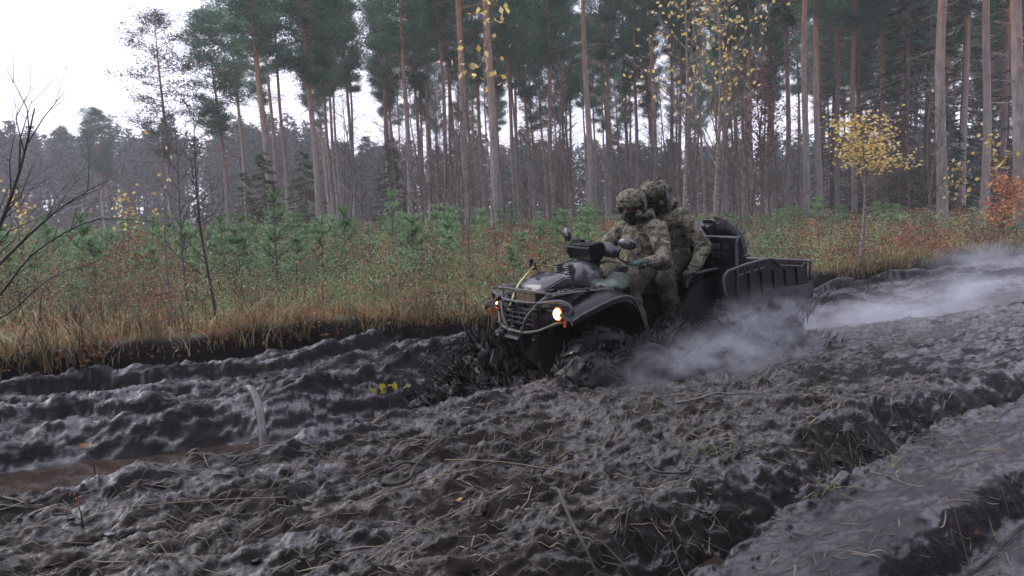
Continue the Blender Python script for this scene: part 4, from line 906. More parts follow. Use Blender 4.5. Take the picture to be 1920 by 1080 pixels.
# --- raised radiator housing
mb = MB(); mb.loft([[(x, -wy, zb), (x, wy, zb), (x, wy, zt-.03), (x, wy-.05, zt), (x, -wy+.05, zt), (x, -wy, zt-.03)] for x, wy, zb, zt in ((-.13, .13, .915, .965), (-.17, .185, .91, 1.0), (-.33, .205, .94, 1.072), (-.40, .20, .95, 1.075), (-.43, .17, .95, 1.05))])
rd = mb.build('radiator_housing', M['plastic_top'], V, bevel=.009); mb = MB()
for y in (-.10, .02): mb.box((-.128, y, .952), (.03, .03, .014))
mb.tube([(-.14, -.19, .945), (-.16, .19, .94), (-.40, .212, 1.0)], .006, 5); mb.build('lid_latch', M['plastic'], rd)
mb = MB()
for y in (-.15, .15): mb.tube([(-.28, y, .85), (-.28, y, .96)], .012, 6)
mb.build('radiator_bracket', M['plastic'], V)
# --- cowl, snorkels, instrument pod
mb = MB(); mb.loft([[(x, y*wy, z) for y, z in ((-1, zb), (1, zb), (1, zb+(zt-zb)*.5), (.62, zt-.012), (.3, zt), (-.3, zt), (-.62, zt-.012), (-1, zb+(zt-zb)*.5))] for x, wy, zb, zt in ((-.47, .13, .96, 1.05), (-.52, .17, .95, 1.115), (-.58, .175, .95, 1.15), (-.70, .17, .95, 1.15), (-.78, .13, .96, 1.11))])
mb.build('dash_cowl', M['plastic_grey'], V, bevel=.008)
for s in (1, -1):
    mb = MB(); P_ = [Vector((-.475, .075*s, 1.12)).lerp(Vector((-.50, .10*s, .93)), i/22) for i in range(23)]
    mb.tube(P_, [.036 if i % 2 else .028 for i in range(23)], 12); mb.ball((-.475, .075*s, 1.125), (.036, .034, .018), 12, 6); mb.build('snorkel', M['rubber'], V)
mb = MB(); mb.loft([[(x0_, -.17, z0_), (x0_, .13, z0_-.01), (x1_, .14, z1_), (x1_, -.17, z1_)] for x0_, x1_, z0_, z1_ in ((-.655, -.76, 1.165, 1.16), (-.64, -.78, 1.20, 1.20), (-.625, -.78, 1.262, 1.29), (-.63, -.775, 1.268, 1.296))])
pod = mb.build('instrument_pod', M['plastic'], V, bevel=.006); mb = MB(); mb.prism([(-.16, -.64), (.125, -.645), (.13, -.765), (-.16, -.765)], 0, .006, 'z'); mb.v = [(y, x, z+1.262+(-.625-y)*.19+.008) for x, y, z in mb.v]; mb.build('pod_lid', M['plastic_top'], pod, bevel=.002)
mb = MB(); mb.box((-.735, -.14, 1.305), (.05, .11, .025)); mb.ball((-.755, -.19, 1.31), (.02, .035, .02)); mb.build('switch_block', M['plastic'], V, bevel=.006)
mb = MB(); mb.loft([[(x-d, -w_, z), (x+d, -w_, z), (x+d, w_, z), (x-d, w_, z)] for x, d, w_, z in ((-.80, .05, .09, .96), (-.75, .04, .07, 1.08), (-.73, .045, .11, 1.17))]); mb.build('steering_post', M['plastic'], V, bevel=.008)
mb = MB(); mb.ball((-.83, .13, 1.235), (.06, .125, .062), 16, 10, Matrix.Rotation(R(-14), 3, 'X')); mb.ball((-.82, -.10, 1.22), (.05, .10, .05), 14, 8); mb.build('bar_pad', M['rubber'], V, smooth=True)
mb = MB(); hbp = [(-.90, .47, 1.115), (-.86, .36, 1.12), (-.79, .20, 1.15), (-.765, .06, 1.12), (-.765, -.06, 1.12), (-.79, -.20, 1.15), (-.86, -.36, 1.12), (-.90, -.47, 1.115)]
mb.tube(hbp, .012, 8, smooth=3); hb = mb.build('handlebar', M['tube'], V, smooth=True)
for s in (1, -1):
    mb = MB(); mb.tube([(-.905, s*.49, 1.114), (-.865, s*.36, 1.12)], .018, 10); mb.build('grip', M['rubber'], hb, smooth=True)
    mb = MB(); mb.tube([(-.80, s*.33, 1.135), (-.78, s*.40, 1.12), (-.82, s*.50, 1.10)], [.008, .007, .006], 6, smooth=3); mb.box((-.845, s*.32, 1.13), (.05, .05, .04)); mb.build('brake_lever', M['tube'], hb)
# --- mirrors
rot = Matrix.Rotation(R(-12), 3, 'X') @ Matrix.Rotation(R(20), 3, 'Z')
mb = MB(); mb.ball((-.765, .44, 1.292), (.030, .082, .048), 18, 12, rot); m1 = mb.build('mirror', M['plastic_top'], V, smooth=True); mb = MB(); mb.tube([(-.83, .34, 1.14), (-.74, .35, 1.19), (-.74, .39, 1.255)], .008, 6, smooth=3); mb.build('mirror_stalk', M['plastic'], m1, smooth=True)
mb = MB(); mb.ball((-.76, -.335, 1.355), (.026, .042, .064), 18, 12, Matrix.Rotation(R(24), 3, 'X')); m2 = mb.build('mirror', M['plastic_top'], V, smooth=True); mb = MB(); mb.tube([(-.83, -.30, 1.14), (-.78, -.24, 1.22), (-.77, -.28, 1.30)], .008, 6, smooth=3); mb.build('mirror_stalk', M['plastic'], m2, smooth=True)
# --- winch rope and hook tied over the housing
mb = MB(); mb.loft([[(p[0], p[1]-.012, p[2]), (p[0], p[1]+.012, p[2]), (p[0]-.004, p[1]+.012, p[2]+.004), (p[0]-.004, p[1]-.012, p[2]+.004)] for p in ((.01, -.09, .80), (-.09, -.13, .95), (-.15, -.16, 1.0), (-.22, -.165, 1.06), (-.275, -.15, 1.115))])
rope = mb.build('winch_strap', M['strap'], V); mb = MB(); mb.tube([(-.28+.0*i, -.155+.035*math.cos(i*.62), 1.125+.030*math.sin(i*.62)) for i in range(10)], .009, 6, smooth=2); mb.ball((-.275, -.175, 1.165), (.02, .022, .018)); mb.tube([(-.28, -.20, 1.12), (-.28, -.15, 1.15), (-.28, -.10, 1.09)], .008, 6, smooth=3); mb.build('winch_hook', M['plastic'], rope, smooth=True)
# --- seats
mb = MB(); mb.loft([[(x, y*wy, z) for y, z in ((-1, zt-.10), (1, zt-.10), (1, zt-.03), (.75, zt), (-.75, zt), (-1, zt-.03))] for x, wy, zt in ((-.92, .12, .90), (-1.0, .15, .90), (-1.3, .18, .89), (-1.48, .2, .93), (-1.55, .2, 1.0), (-1.80, .2, 1.0))])
mb.build('seat', M['rubber'], V, bevel=.012)
mb = MB(); mb.loft([[(-1.80-.02*k, y, z) for y, z in ((-.18, 1.0), (.18, 1.0), (.2, 1.12), (.16, 1.24), (-.16, 1.24), (-.2, 1.12))] for k in (0, 1.5)]); mb.build('backrest', M['rubber'], V, bevel=.01)
for s in (1, -1):
    mb = MB(); mb.tube([(-1.44, s*.40, .90), (-1.445, s*.42, .97), (-1.50, s*.425, 1.005), (-1.60, s*.42, 1.02), (-1.80, s*.40, 1.03)], .014, 8, smooth=4); mb.build('grab_handle', M['rail'], V, smooth=True)
    mb = MB(); mb.prism([(-1.0, .48), (-1.55, .50), (-1.72, .60), (-1.72, .96), (-1.48, .92), (-1.35, .70), (-1.0, .62)], s*.30, s*.33); mb.build('side_panel', M['plastic'], V, bevel=.005)
for s in (1, -1):
    mb = MB(); mb.prism([(-1.02, .46), (-1.70, .46), (-1.72, .97), (-1.50, .95), (-1.38, .86), (-1.2, .66), (-1.06, .58)], s*.455, s*.48); mb.build('mud_guard', M['plastic'], V, bevel=.006)
# --- cargo box
cb_side = [(-1.66, .72), (-1.66, .94), (-1.715, 1.02), (-2.17, 1.085), (-2.76, 1.035), (-2.77, .86), (-2.31, .835), (-2.0, .72)]
for s in (1, -1):
    mb = MB(); mb.prism(cb_side, s*.555, s*.585); side = mb.build('box_side', M['plastic'], V, bevel=.006)
    mb = MB()
    for i in range(6):
        x = -1.84-.155*i; mb.prism([(x, .74+.03*min(i, 3)), (x-.05, .74+.03*min(i, 3)), (x-.02, 1.0), (x+.03, 1.0)], s*.585, s*.598)
    mb.build('panel_rib', M['plastic'], side, bevel=.004)
    mb = MB(); mb.tube([(-1.70, s*.595, .80), (-1.665, s*.595, .93), (-1.72, s*.595, 1.03), (-2.17, s*.595, 1.10), (-2.30, s*.595, 1.092), (-2.76, s*.595, 1.052), (-2.79, s*.59, 1.02), (-2.79, s*.59, .88)], .012, 8, smooth=2)
    mb.tube([(-2.30, s*.60, 1.085), (-2.36, s*.605, 1.035), (-2.66, s*.605, 1.012), (-2.70, s*.60, 1.05)], .008, 6); rl = mb.build('box_rail', M['rail'], V, smooth=True)
    mb = MB()
    for x, z in ((-1.86, 1.012), (-1.95, 1.028), (-2.04, 1.042), (-2.13, 1.055)):
        mb.tube([(x+.03, s*.602, z), (x+.03, s*.602, z-.03), (x-.03, s*.602, z-.02), (x-.03, s*.602, z+.01)], .006, 5)
    mb.build('tie_down', M['rail'], rl)
    mb = MB(); pf = [(-1.98, .72), (-2.31, .845), (-2.79, .865), (-2.79, .74), (-2.70, .66), (-2.10, .62)]; mb.loft([[(x, s*.56, z) for x, z in pf], [(x, s*.625, z-.01) for x, z in pf], [(x*.998, s*.635, z-.03 if z > .8 else z) for x, z in pf]]); mb.build('rear_fender', M['plastic'], V, bevel=.006)
mb = MB(); mb.box((-2.765, 0, .90), (.03, 1.1, .27)); mb.build('tailgate', M['plastic'], V, bevel=.006)
mb = MB(); mb.tube([(-2.775, -.58, 1.048), (-2.775, .58, 1.048)], .012, 8); mb.build('tailgate_rail', M['rail'], V, smooth=True)
mb = MB(); mb.box((-2.22, 0, .74), (1.08, 1.10, .03)); mb.build('box_floor', M['plastic'], V)
mb = MB(); mb.box((-1.83, 0, 1.02), (.03, .58, .50)); mb.box((-1.83, .555, 1.02), (.03, .05, .50)); mb.box((-1.83, -.555, 1.02), (.03, .05, .50))
for s in (1, -1):
    mb.box((-1.83, s*.41, .90), (.03, .25, .26)); mb.box((-1.83, s*.41, 1.275), (.03, .25, .03))
    for y in (.305, .425, .53): mb.box((-1.832, s*y, 1.15), (.026, .035, .26))
    for z in (1.04, 1.115, 1.19, 1.26): mb.box((-1.833, s*.415, z), (.022, .25, .026))
hb_ = mb.build('headboard', M['plastic'], V, bevel=.003)
mb = MB(); mb.tube([(-1.83, -.585, .80), (-1.83, -.585, 1.25), (-1.83, -.54, 1.297), (-1.83, .54, 1.297), (-1.83, .585, 1.25), (-1.83, .585, .80)], .013, 8, smooth=3); mb.build('headboard_frame', M['rail'], hb_, smooth=True)
# --- wheels
def wheel_meshes(r=.335, wd=.24):
    mb = MB(); prof = [(.18, -.36), (.20, -.46), (.27, -.50), (.315, -.44), (.325, -.2), (.328, 0), (.325, .2), (.315, .44), (.27, .50), (.20, .46), (.18, .36)]; n_ = 36
    mb.loft([[(p[0]*r/.335*math.cos(2*math.pi*k/n_), p[1]*wd, p[0]*r/.335*math.sin(2*math.pi*k/n_)) for p in prof] for k in list(range(n_))+[0]], closed=True, caps=False)
    for k in range(18):
        for s in (1, -1):
            a0 = 2*math.pi*(k+(.5 if s > 0 else 0))/18; rings = []
            for f, da, rad in ((.0, 0, .356), (.5, .10, .356), (.88, .17, .345), (1.06, .20, .27)):
                a = a0+da; hw = .035; ring = []
                for aa, rr in ((a-hw, rad-.03), (a-hw*.8, rad), (a+hw*.8, rad), (a+hw, rad-.03)): ring.append((rr*r/.335*math.cos(aa), s*f*wd*.5+s*.004, rr*r/.335*math.sin(aa)))
                rings.append(ring)
            mb.loft(rings)
    ty = mb.mesh('tyre', M['rubber'], False, weld=False); mb = MB(); n_ = 24
    mb.loft([[(q*math.cos(2*math.pi*k/n_), y, q*math.sin(2*math.pi*k/n_)) for k in range(n_)] for q, y in ((.19, .10), (.185, .07), (.15, .06), (.13, .02), (.05, .035), (.04, .05))]); mb.loft([[(q*math.cos(2*math.pi*k/n_), y, q*math.sin(2*math.pi*k/n_)) for k in range(n_)] for q, y in ((.185, -.10), (.18, .0), (.185, .06))], caps=False)
    return ty, mb.mesh('rim', M['plastic'], True, weld=False)
TY, RM = wheel_meshes()
for x in (-.45, -1.72, -2.45):
    for s in (1, -1):
        t_ = link('tyre', TY); wh = bpy.data.objects.new('wheel', None); COL.objects.link(wh); wh.parent = V; wh.location = (x, s*.47, .335); wh.rotation_euler = (0, R(x*77), R(0 if s == 1 else 180)+(R(-9) if x > -.5 else 0)); t_.parent = wh; r__ = link('rim', RM, wh)
mb = MB()
for x in (-.45, -1.72, -2.45):
    for s in (1, -1): mb.tube([(x+.05, s*.2, .42), (x+.02, s*.42, .34)], .018, 6); mb.tube([(x-.08, s*.2, .40), (x, s*.42, .33)], .018, 6); mb.tube([(x, s*.24, .70), (x, s*.40, .38)], .026, 8)
mb.build('suspension', M['caked'], V)
# --- spare tyre lying in the box, green canvas under the knee
sp = empty('spare_tyre', VM @ Vector((-2.20, -.04, 1.115)), 0, 'black chunky lugged spare tyre standing in the cargo box behind the passenger', 'tyre')
sp.matrix_world = VM @ Matrix.Translation((-2.20, -.04, 1.115)) @ Matrix.Rotation(R(-14), 4, 'Z') @ Matrix.Rotation(R(-9), 4, 'X')
link('casing', TY, sp); link('rim', RM, sp)
def lumpy(name, pts_r, m, parent, vox=.012, amp=.01, fr=14, smooth=4, seed=1, sq=(1, 1, 1)):
    mb = MB()
    for p in pts_r:
        if len(p) == 2: mb.ball(p[0], p[1], 16, 10)
        elif len(p) == 3: mb.ball(p[0], p[1], 16, 10, p[2])
        else: capsule(mb, *p)
    me = mb.mesh('tmp', None, weld=False); o = bpy.data.objects.new('tmp', me); COL.objects.link(o)
    md = o.modifiers.new('r', 'REMESH'); md.mode = 'VOXEL'; md.voxel_size = vox
    ms = o.modifiers.new('s', 'SMOOTH'); ms.factor = .5; ms.iterations = smooth
    dg = bpy.context.evaluated_depsgraph_get(); dg.update(); me2 = bpy.data.meshes.new_from_object(o.evaluated_get(dg)); bpy.data.objects.remove(o); bpy.data.meshes.remove(me)
    n_ = len(me2.vertices); co = np.empty(n_*3, np.float32); me2.vertices.foreach_get('co', co); co = co.reshape(-1, 3); no = np.empty(n_*3, np.float32); me2.vertices.foreach_get('normal', no); no = no.reshape(-1, 3)
    q = co*np.array(sq)*fr; wv = (vn3(q+vn3(q*.6, seed+9)[:, None]*1.5, seed)-.5); rd_ = 1-np.abs(vn3(q*.8+7, seed+3)*2-1)*2; w2_ = vn3(q*2.7, seed+5)-.5
    co = co+no*(amp*(wv*1.2+.8*np.clip(rd_, -.5, 1)+.4*w2_))[:, None]; me2.vertices.foreach_set('co', co.astype(np.float32).ravel()); me2.polygons.foreach_set('use_smooth', [True]*len(me2.polygons)); me2.name = name
    me2.materials.clear(); me2.materials.append(m); me2.update(); return link(name, me2, parent)
def capsule(mb, a, b, ra, rb):
    a = Vector(a); b = Vector(b); d = (b-a); L_ = d.length; d.normalize(); P_ = []; Rr = []
    for i in range(5): th = math.pi/2*(1-i/4); P_.append(a-d*ra*math.sin(th)); Rr.append(max(ra*math.cos(th), .002))
    for i in range(5): th = math.pi/2*i/4; P_.append(b+d*rb*math.sin(th)); Rr.append(max(rb*math.cos(th), .002))
    mb.tube(P_, Rr, 14)
M['canvas'] = simple('green_canvas', (.035, .06, .045), (.09, .125, .095), 9, .45, .2)
cv = empty('canvas_bag', VM @ Vector((-.80, .22, .93)), VRZ, 'crumpled wet green canvas bag wedged in front of the driver knees', 'bag')
o = lumpy('bag_body', [((.06, .05, .02), (.13, .15, .05)), ((-.05, .0, .05), (.10, .12, .06)), ((.12, -.1, .03), (.09, .10, .05))], M['canvas'], cv, .012, .018, 11)
# ---------------------------------------------------------------- people
def camo(name, k=1.0, scale=15, dirt=.25):
    m, t, p = newmat(name); tc = nd(t, 'ShaderNodeTexCoord'); mp = nd(t, 'ShaderNodeMapping'); mp.inputs['Scale'].default_value = (1, 1, 1.5); t.links.new(tc.outputs['Object'], mp.inputs[0])
    n = nd(t, 'ShaderNodeTexNoise', Scale=scale*.72, Detail=3, Roughness=.6, Distortion=.5); t.links.new(mp.outputs[0], n.inputs['Vector'])
    cs = [(.0, (.018, .018, .014)), (.40, (.075, .05, .032)), (.455, (.075, .09, .045)), (.495, (.20, .18, .13)), (.545, (.06, .045, .03)), (.575, (.25, .23, .18)), (.62, (.085, .095, .055)), (.67, (.02, .02, .016))]
    r = ramp(t, n.outputs['Fac'], [(a, tuple(x*k for x in c)) for a, c in cs], True)
    n2 = nd(t, 'ShaderNodeTexNoise', Scale=5, Detail=6); t.links.new(tc.outputs['Object'], n2.inputs['Vector']); r2 = ramp(t, n2.outputs['Fac'], [(.48, (0, 0, 0)), (.68, (dirt,)*3)])
    mx = nd(t, 'ShaderNodeMixRGB'); t.links.new(r2.outputs[0], mx.inputs[0]); t.links.new(r.outputs[0], mx.inputs[1]); mx.inputs[2].default_value = (.05, .04, .032, 1); t.links.new(mx.outputs[0], p.inputs['Base Color'])
    p.inputs['Roughness'].default_value = .7; p.inputs['Specular IOR Level'].default_value = .3
    mf = nd(t, 'ShaderNodeMapping'); mf.inputs['Scale'].default_value = (1, 1, .4); mf.inputs['Rotation'].default_value = (.5, .4, 0); t.links.new(tc.outputs['Object'], mf.inputs[0]); n3 = nd(t, 'ShaderNodeTexNoise', Scale=19, Detail=4, Distortion=.7); t.links.new(mf.outputs[0], n3.inputs['Vector']); bump(t, p, n3.outputs['Fac'], .9, .03); return m
M['camo'] = camo('camouflage_cloth', 1.08); M['camo2'] = camo('worn_camouflage_cloth', 1.15, 13, .45); M['camo_t'] = camo('muddy_camouflage_cloth', .4, 15, .8); M['camo_h'] = camo('helmet_camouflage', 1.0, 34, .3)
M['skin'] = simple('skin', (.30, .17, .125), (.38, .23, .17), 12, .5, .05)
M['black_cloth'] = simple('black_cloth', (.008, .008, .011), (.016, .016, .022), 60, .8, .3)
M['navy'] = simple('dark_headset_shell', (.010, .010, .020), (.022, .022, .038), 14, .4, .05)
M['green_knit'] = simple('green_knit', (.025, .055, .042), (.045, .09, .068), 70, .85, .6)
M['olive_glove'] = simple('olive_glove', (.03, .032, .022), (.07, .065, .045), 40, .8, .4)
M['eye'] = simple('eye', (.02, .015, .012), (.05, .04, .035), 20, .2, 0)
M['scrim'] = island('helmet_scrim', [(.20, .19, .13), (.10, .11, .065), (.28, .26, .19), (.06, .05, .035), (.14, .115, .075)])
def person(loc0, J, label, jm, tm, yaw, pitch, scrim, seed, gm='green_knit', bend=0):
    P = empty('person', VM @ Vector(loc0), VRZ, None, None); O_ = Vector(loc0)
    q = lambda v: Vector(v)-O_
    J = {k: q(v) for k, v in J.items()}
    hd = J['head']; HM = Matrix.Translation(hd) @ Matrix.Rotation(R(yaw), 4, 'Z') @ Matrix.Rotation(R(pitch), 4, 'Y'); hm = lambda v: HM @ Vector(v); hr = HM.to_3x3()
    # the body: one continuous figure
    prims = []
    def cap(a, b, ra, rb): prims.append((a, b, ra, rb))
    cap(J['pelvis'], J['waist'], .12, .115); cap(J['waist'], J['chest'], .115, .125); cap(J['chest'], J['neck'], .10, .055); cap(J['neck'], hm((-.01, 0, -.04)), .052, .055)
    prims.append((hm((0, 0, .02)), (.098, .076, .105), hr)); prims.append((hm((.03, 0, -.045)), (.062, .055, .06), hr))
    prims.append((hm((.098, 0, -.012)), (.018, .012, .022), hr)); prims.append((hm((.085, 0, -.055)), (.014, .022, .010), hr))
    for s in (1, -1):
        prims.append((hm((-.005, s*.078, -.002)), (.022, .010, .03), hr)); prims.append((hm((.088, s*.03, .028)), (.012, .022, .008), hr))
        k = 'l' if s == 1 else 'r'
        cap(J['chest']+Vector((0, s*.04, .02)), J['sh'+k], .08, .055); cap(J['sh'+k], J['el'+k], .048, .038); cap(J['el'+k], J['ha'+k], .036, .024); prims.append((J['ha'+k], (.03, .024, .02)))
        cap(J['pelvis']+Vector((0, s*.08, 0)), J['kn'+k], .085, .055); cap(J['kn'+k], J['fo'+k], .052, .036); cap(J['fo'+k], J['fo'+k]+Vector((.14, 0, -.04)), .035, .028)
    body = lumpy('body', prims, M['skin'], P, .010, .002, 10, 5, seed)
    # re-root: the body mesh is the thing, clothing its children
    bm_ = body.data; bpy.data.objects.remove(body); P2 = bpy.data.objects.new('person', bm_); COL.objects.link(P2); P2.location = P.location; P2.rotation_euler = P.rotation_euler; bpy.data.objects.remove(P); P = P2; tag(P, label, 'person')
    for s in (1, -1):
        mb = MB(); mb.ball(hm((.088, s*.031, .012)), .0115, 10, 6); mb.build('eye', M['eye'], P, smooth=True)
    # jacket
    pr = []; w_ = J['waist']; ch = J['chest']
    pr += [(J['pelvis']+Vector((0, 0, .02)), (.175, .20, .12)), (w_, (.155, .185, .14)), (w_.lerp(ch, .5), (.155, .195, .15)), (ch, (.15, .20, .14)), (ch+Vector((-.02, 0, .07)), (.125, .185, .085))]
    pr += [(J['neck']+Vector((-.01, 0, .01)), (.095, .105, .065)), (J['neck']+Vector((-.075, 0, .025)), (.065, .11, .055))]
    for s in (1, -1):
        k = 'l' if s == 1 else 'r'; sh, el, ha = J['sh'+k], J['el'+k], J['ha'+k]; d = (ha-el).normalized()
        pr += [(sh+Vector((0, -s*.03, 0)), sh+Vector((0, s*.01, -.02)), .085, .078), (sh, el, .078, .066), (el, ha-d*.09, .068, .050), (ha-d*.10, ha-d*.055, .050, .046), (J['pelvis']+Vector((.05, s*.10, -.01)), (.16, .12, .085))]
    lumpy('jacket', pr, M[jm], P, .010, .012, 11, 3, seed+1, sq=(1, 1, .75))
    # hood / raised collar folds
    col_ = []
    for i in range(9):
        a = math.pi*(.28+1.44*i/8); col_.append((J['neck']+Vector((.105*math.cos(a)+.0, .12*math.sin(a), .045+.02*abs(math.cos(a)))), (.035, .035, .04)))
    lumpy('hood', col_, M[jm], P, .009, .012, 20, 3, seed+2)
    pr = []
    for s in (1, -1):
        k = 'l' if s == 1 else 'r'; kn, fo = J['kn'+k], J['fo'+k]; d = (fo-kn).normalized()
        pr += [(J['pelvis']+Vector((0, s*.09, -.02)), J['pelvis'].lerp(kn, .55)+Vector((0, 0, .01)), .118, .108), (J['pelvis'].lerp(kn, .5), kn, .108, .090), (kn, fo-d*.10, .088, .072)]
    lumpy('trousers', pr, M[tm], P, .011, .013, 10, 3, seed+3)
    for s in (1, -1):
        k = 'l' if s == 1 else 'r'; fo = J['fo'+k]; kn = J['kn'+k]; d = (fo-kn).normalized()
        lumpy('boot', [(fo-d*.14, fo, .062, .052), (fo, fo+Vector((.16, 0, -.035)), .05, .042)], M['caked'], P, .009, .006, 20, 2, seed+4)
        # glove with fingers closed round the grip
        ha = J['ha'+k]; el = J['el'+k]; d = (ha-el).normalized(); g_ = [(ha-d*.065, ha-d*.01, .036, .036)]
        fwd = Vector((.05, 0, 0)) if not bend else Vector((.035, s*.02, -.02))
        g_.append((ha+Vector((.012, 0, .006)), (.042, .045, .022)))
        for j, (oy, ln) in enumerate(((.034, .9), (.012, 1.05), (-.011, 1.0), (-.033, .82))):
            b = ha+Vector((.035, s*oy, .010)); c_ = b+Vector((.030*ln, s*.003, -.012)); e = c_+Vector((-.006, 0, -.026*ln)); f_ = e+Vector((-.024*ln, 0, -.006)); g_ += [(b, c_, .0115, .011), (c_, e, .011, .0105), (e, f_, .0105, .0095)]
        b = ha+Vector((0, -s*.042, 0)); c_ = b+Vector((.022, -s*.012, -.020)); g_ += [(b, c_, .0135, .012), (c_, c_+Vector((.026, s*.010, -.010)), .012, .010)]
        lumpy('glove', g_, M[gm], P, .0050, .002, 30, 2, seed+5)
    # balaclava, helmet, headset
    lumpy('balaclava', [(hm((.022, 0, -.055)), (.088, .076, .062), hr), (hm((-.02, 0, .02)), (.092, .086, .10), hr), (hm((-.0, 0, -.09)), J['neck']+Vector((0, 0, .02)), .068, .078), (hm((.088, 0, -.03)), (.022, .022, .022), hr)], M['black_cloth'], P, .008, .003, 30, 3, seed+6)
    mb = MB(); rings = []; N_ = 30
    for i, (z, f) in enumerate(((.012, .93), (.018, 1.03), (.03, 1.045), (.06, 1.02), (.09, .93), (.115, .78), (.132, .56), (.141, .3), (.144, .05))):
        ring = []
        for k in range(N_):
            a = 2*math.pi*k/N_; brim = .018*max(0, math.cos(a))**3*(1 if i in (1, 2) else .2); back = -.055*max(0, -math.cos(a))**.6*max(0, 1-z/.06) if z < .06 else 0
            ring.append(hm((f*.136*math.cos(a)-.006+brim, f*.122*math.sin(a), z+.022+back-.018*abs(math.sin(a))**2*(1 if i < 3 else 0))))
        rings.append(ring)
    mb.loft(rings); me = mb.mesh('helmet', M['camo_h'], True); nv = len(me.vertices); co = np.empty(nv*3, np.float32); me.vertices.foreach_get('co', co); co = co.reshape(-1, 3)
    co += ((vn3(co*26, seed)-.5)*.012)[:, None]*unit(co-np.array(hd[:])); me.vertices.foreach_set('co', co.ravel()); he = link('helmet', me, P)
    g = rnd(seed); nS = 420 if scrim else 130; a = g.uniform(0, 6.28, nS); z = g.uniform(.02, .15, nS); f = np.sqrt(np.clip(1-((z-.02)/.135)**2, .02, 1)); pts = np.array([hm((f[i]*.142*math.cos(a[i])-.006, f[i]*.128*math.sin(a[i]), z[i]+.012))[:] for i in range(nS)])
    V_, F_ = leaves(pts, g.uniform(.015, .042, nS) if scrim else g.uniform(.008, .022, nS), g); link('helmet_scrim', npmesh('helmet_scrim', V_, F_, [M['scrim']], False), he)
    hs = None
    for s in (1, -1):
        mb = MB(); mb.ball(hm((-.008, s*.105, .0)), (.050, .030, .064), 16, 10, hr); mb.ball(hm((-.008, s*.088, .0)), (.056, .018, .070), 16, 8, hr); e_ = mb.build('ear_cup', M['navy'], P, smooth=True)
        if s == 1:
            mb = MB(); mb.tube([hm((.01, .115, -.03)), hm((.07, .10, -.07)), hm((.115, .04, -.075))], .004, 6, smooth=3); mb.ball(hm((.118, .03, -.075)), (.010, .018, .010), 8, 6, hr); mb.build('microphone', M['black_cloth'], e_, smooth=True)
        mb = MB(); mb.tube([hm((.0, s*.128, -.01)), hm((.01, s*.134, .05)), hm((.03, s*.13, .075))], .006, 6, smooth=3); mb.build('helmet_arm', M['navy'], e_, smooth=True)
    mb = MB(); mb.box(hm((.125, 0, .085)), (.02, .045, .035), hr); mb.tube([hm((.10, -.07, .05)), hm((.135, 0, .055)), hm((.10, .07, .05))], .005, 5, smooth=3); mb.build('helmet_mount', M['navy'], he, bevel=.002)
    mb = MB(); mb.tube([hm((.02, .10, .02)), hm((.05, .075, -.06)), hm((.07, 0, -.115)), hm((.05, -.075, -.06)), hm((.02, -.10, .02))], .005, 5, smooth=3); mb.build('chin_strap', M['camo_h'], he, smooth=True)
    return P
DJ = dict(pelvis=(-1.36, 0, 1.02), waist=(-1.35, 0, 1.16), chest=(-1.31, 0, 1.32), neck=(-1.26, 0, 1.455), head=(-1.20, 0, 1.565),
          shl=(-1.31, .20, 1.385), ell=(-1.20, .385, 1.13), hal=(-.915, .43, 1.135), shr=(-1.29, -.20, 1.385), elr=(-1.13, -.42, 1.17), har=(-.915, -.43, 1.135),
          knl=(-.90, .28, .90), fol=(-1.00, .37, .50), knr=(-.90, -.28, .90), **{'for': (-1.00, -.37, .50)})
person((-1.36, 0, .9), DJ, 'driver in camouflage jacket and covered helmet with black face mask, green glove on the handlebar', 'camo', 'camo_t', 12, 14, False, 50)
PJ = dict(pelvis=(-1.64, 0, 1.13), waist=(-1.65, 0, 1.27), chest=(-1.60, 0, 1.42), neck=(-1.53, 0, 1.545), head=(-1.465, 0, 1.645),
          shl=(-1.60, .20, 1.475), ell=(-1.68, .36, 1.22), hal=(-1.475, .425, 1.02), shr=(-1.60, -.20, 1.475), elr=(-1.68, -.36, 1.22), har=(-1.475, -.425, 1.02),
          knl=(-1.30, .30, .95), fol=(-1.36, .38, .52), knr=(-1.30, -.30, .95), **{'for': (-1.36, -.38, .52)})
person((-1.64, 0, 1.0), PJ, 'passenger in brownish camouflage and leafy covered helmet sitting hunched behind the driver', 'camo2', 'camo_t', 4, 12, True, 70, 'olive_glove')
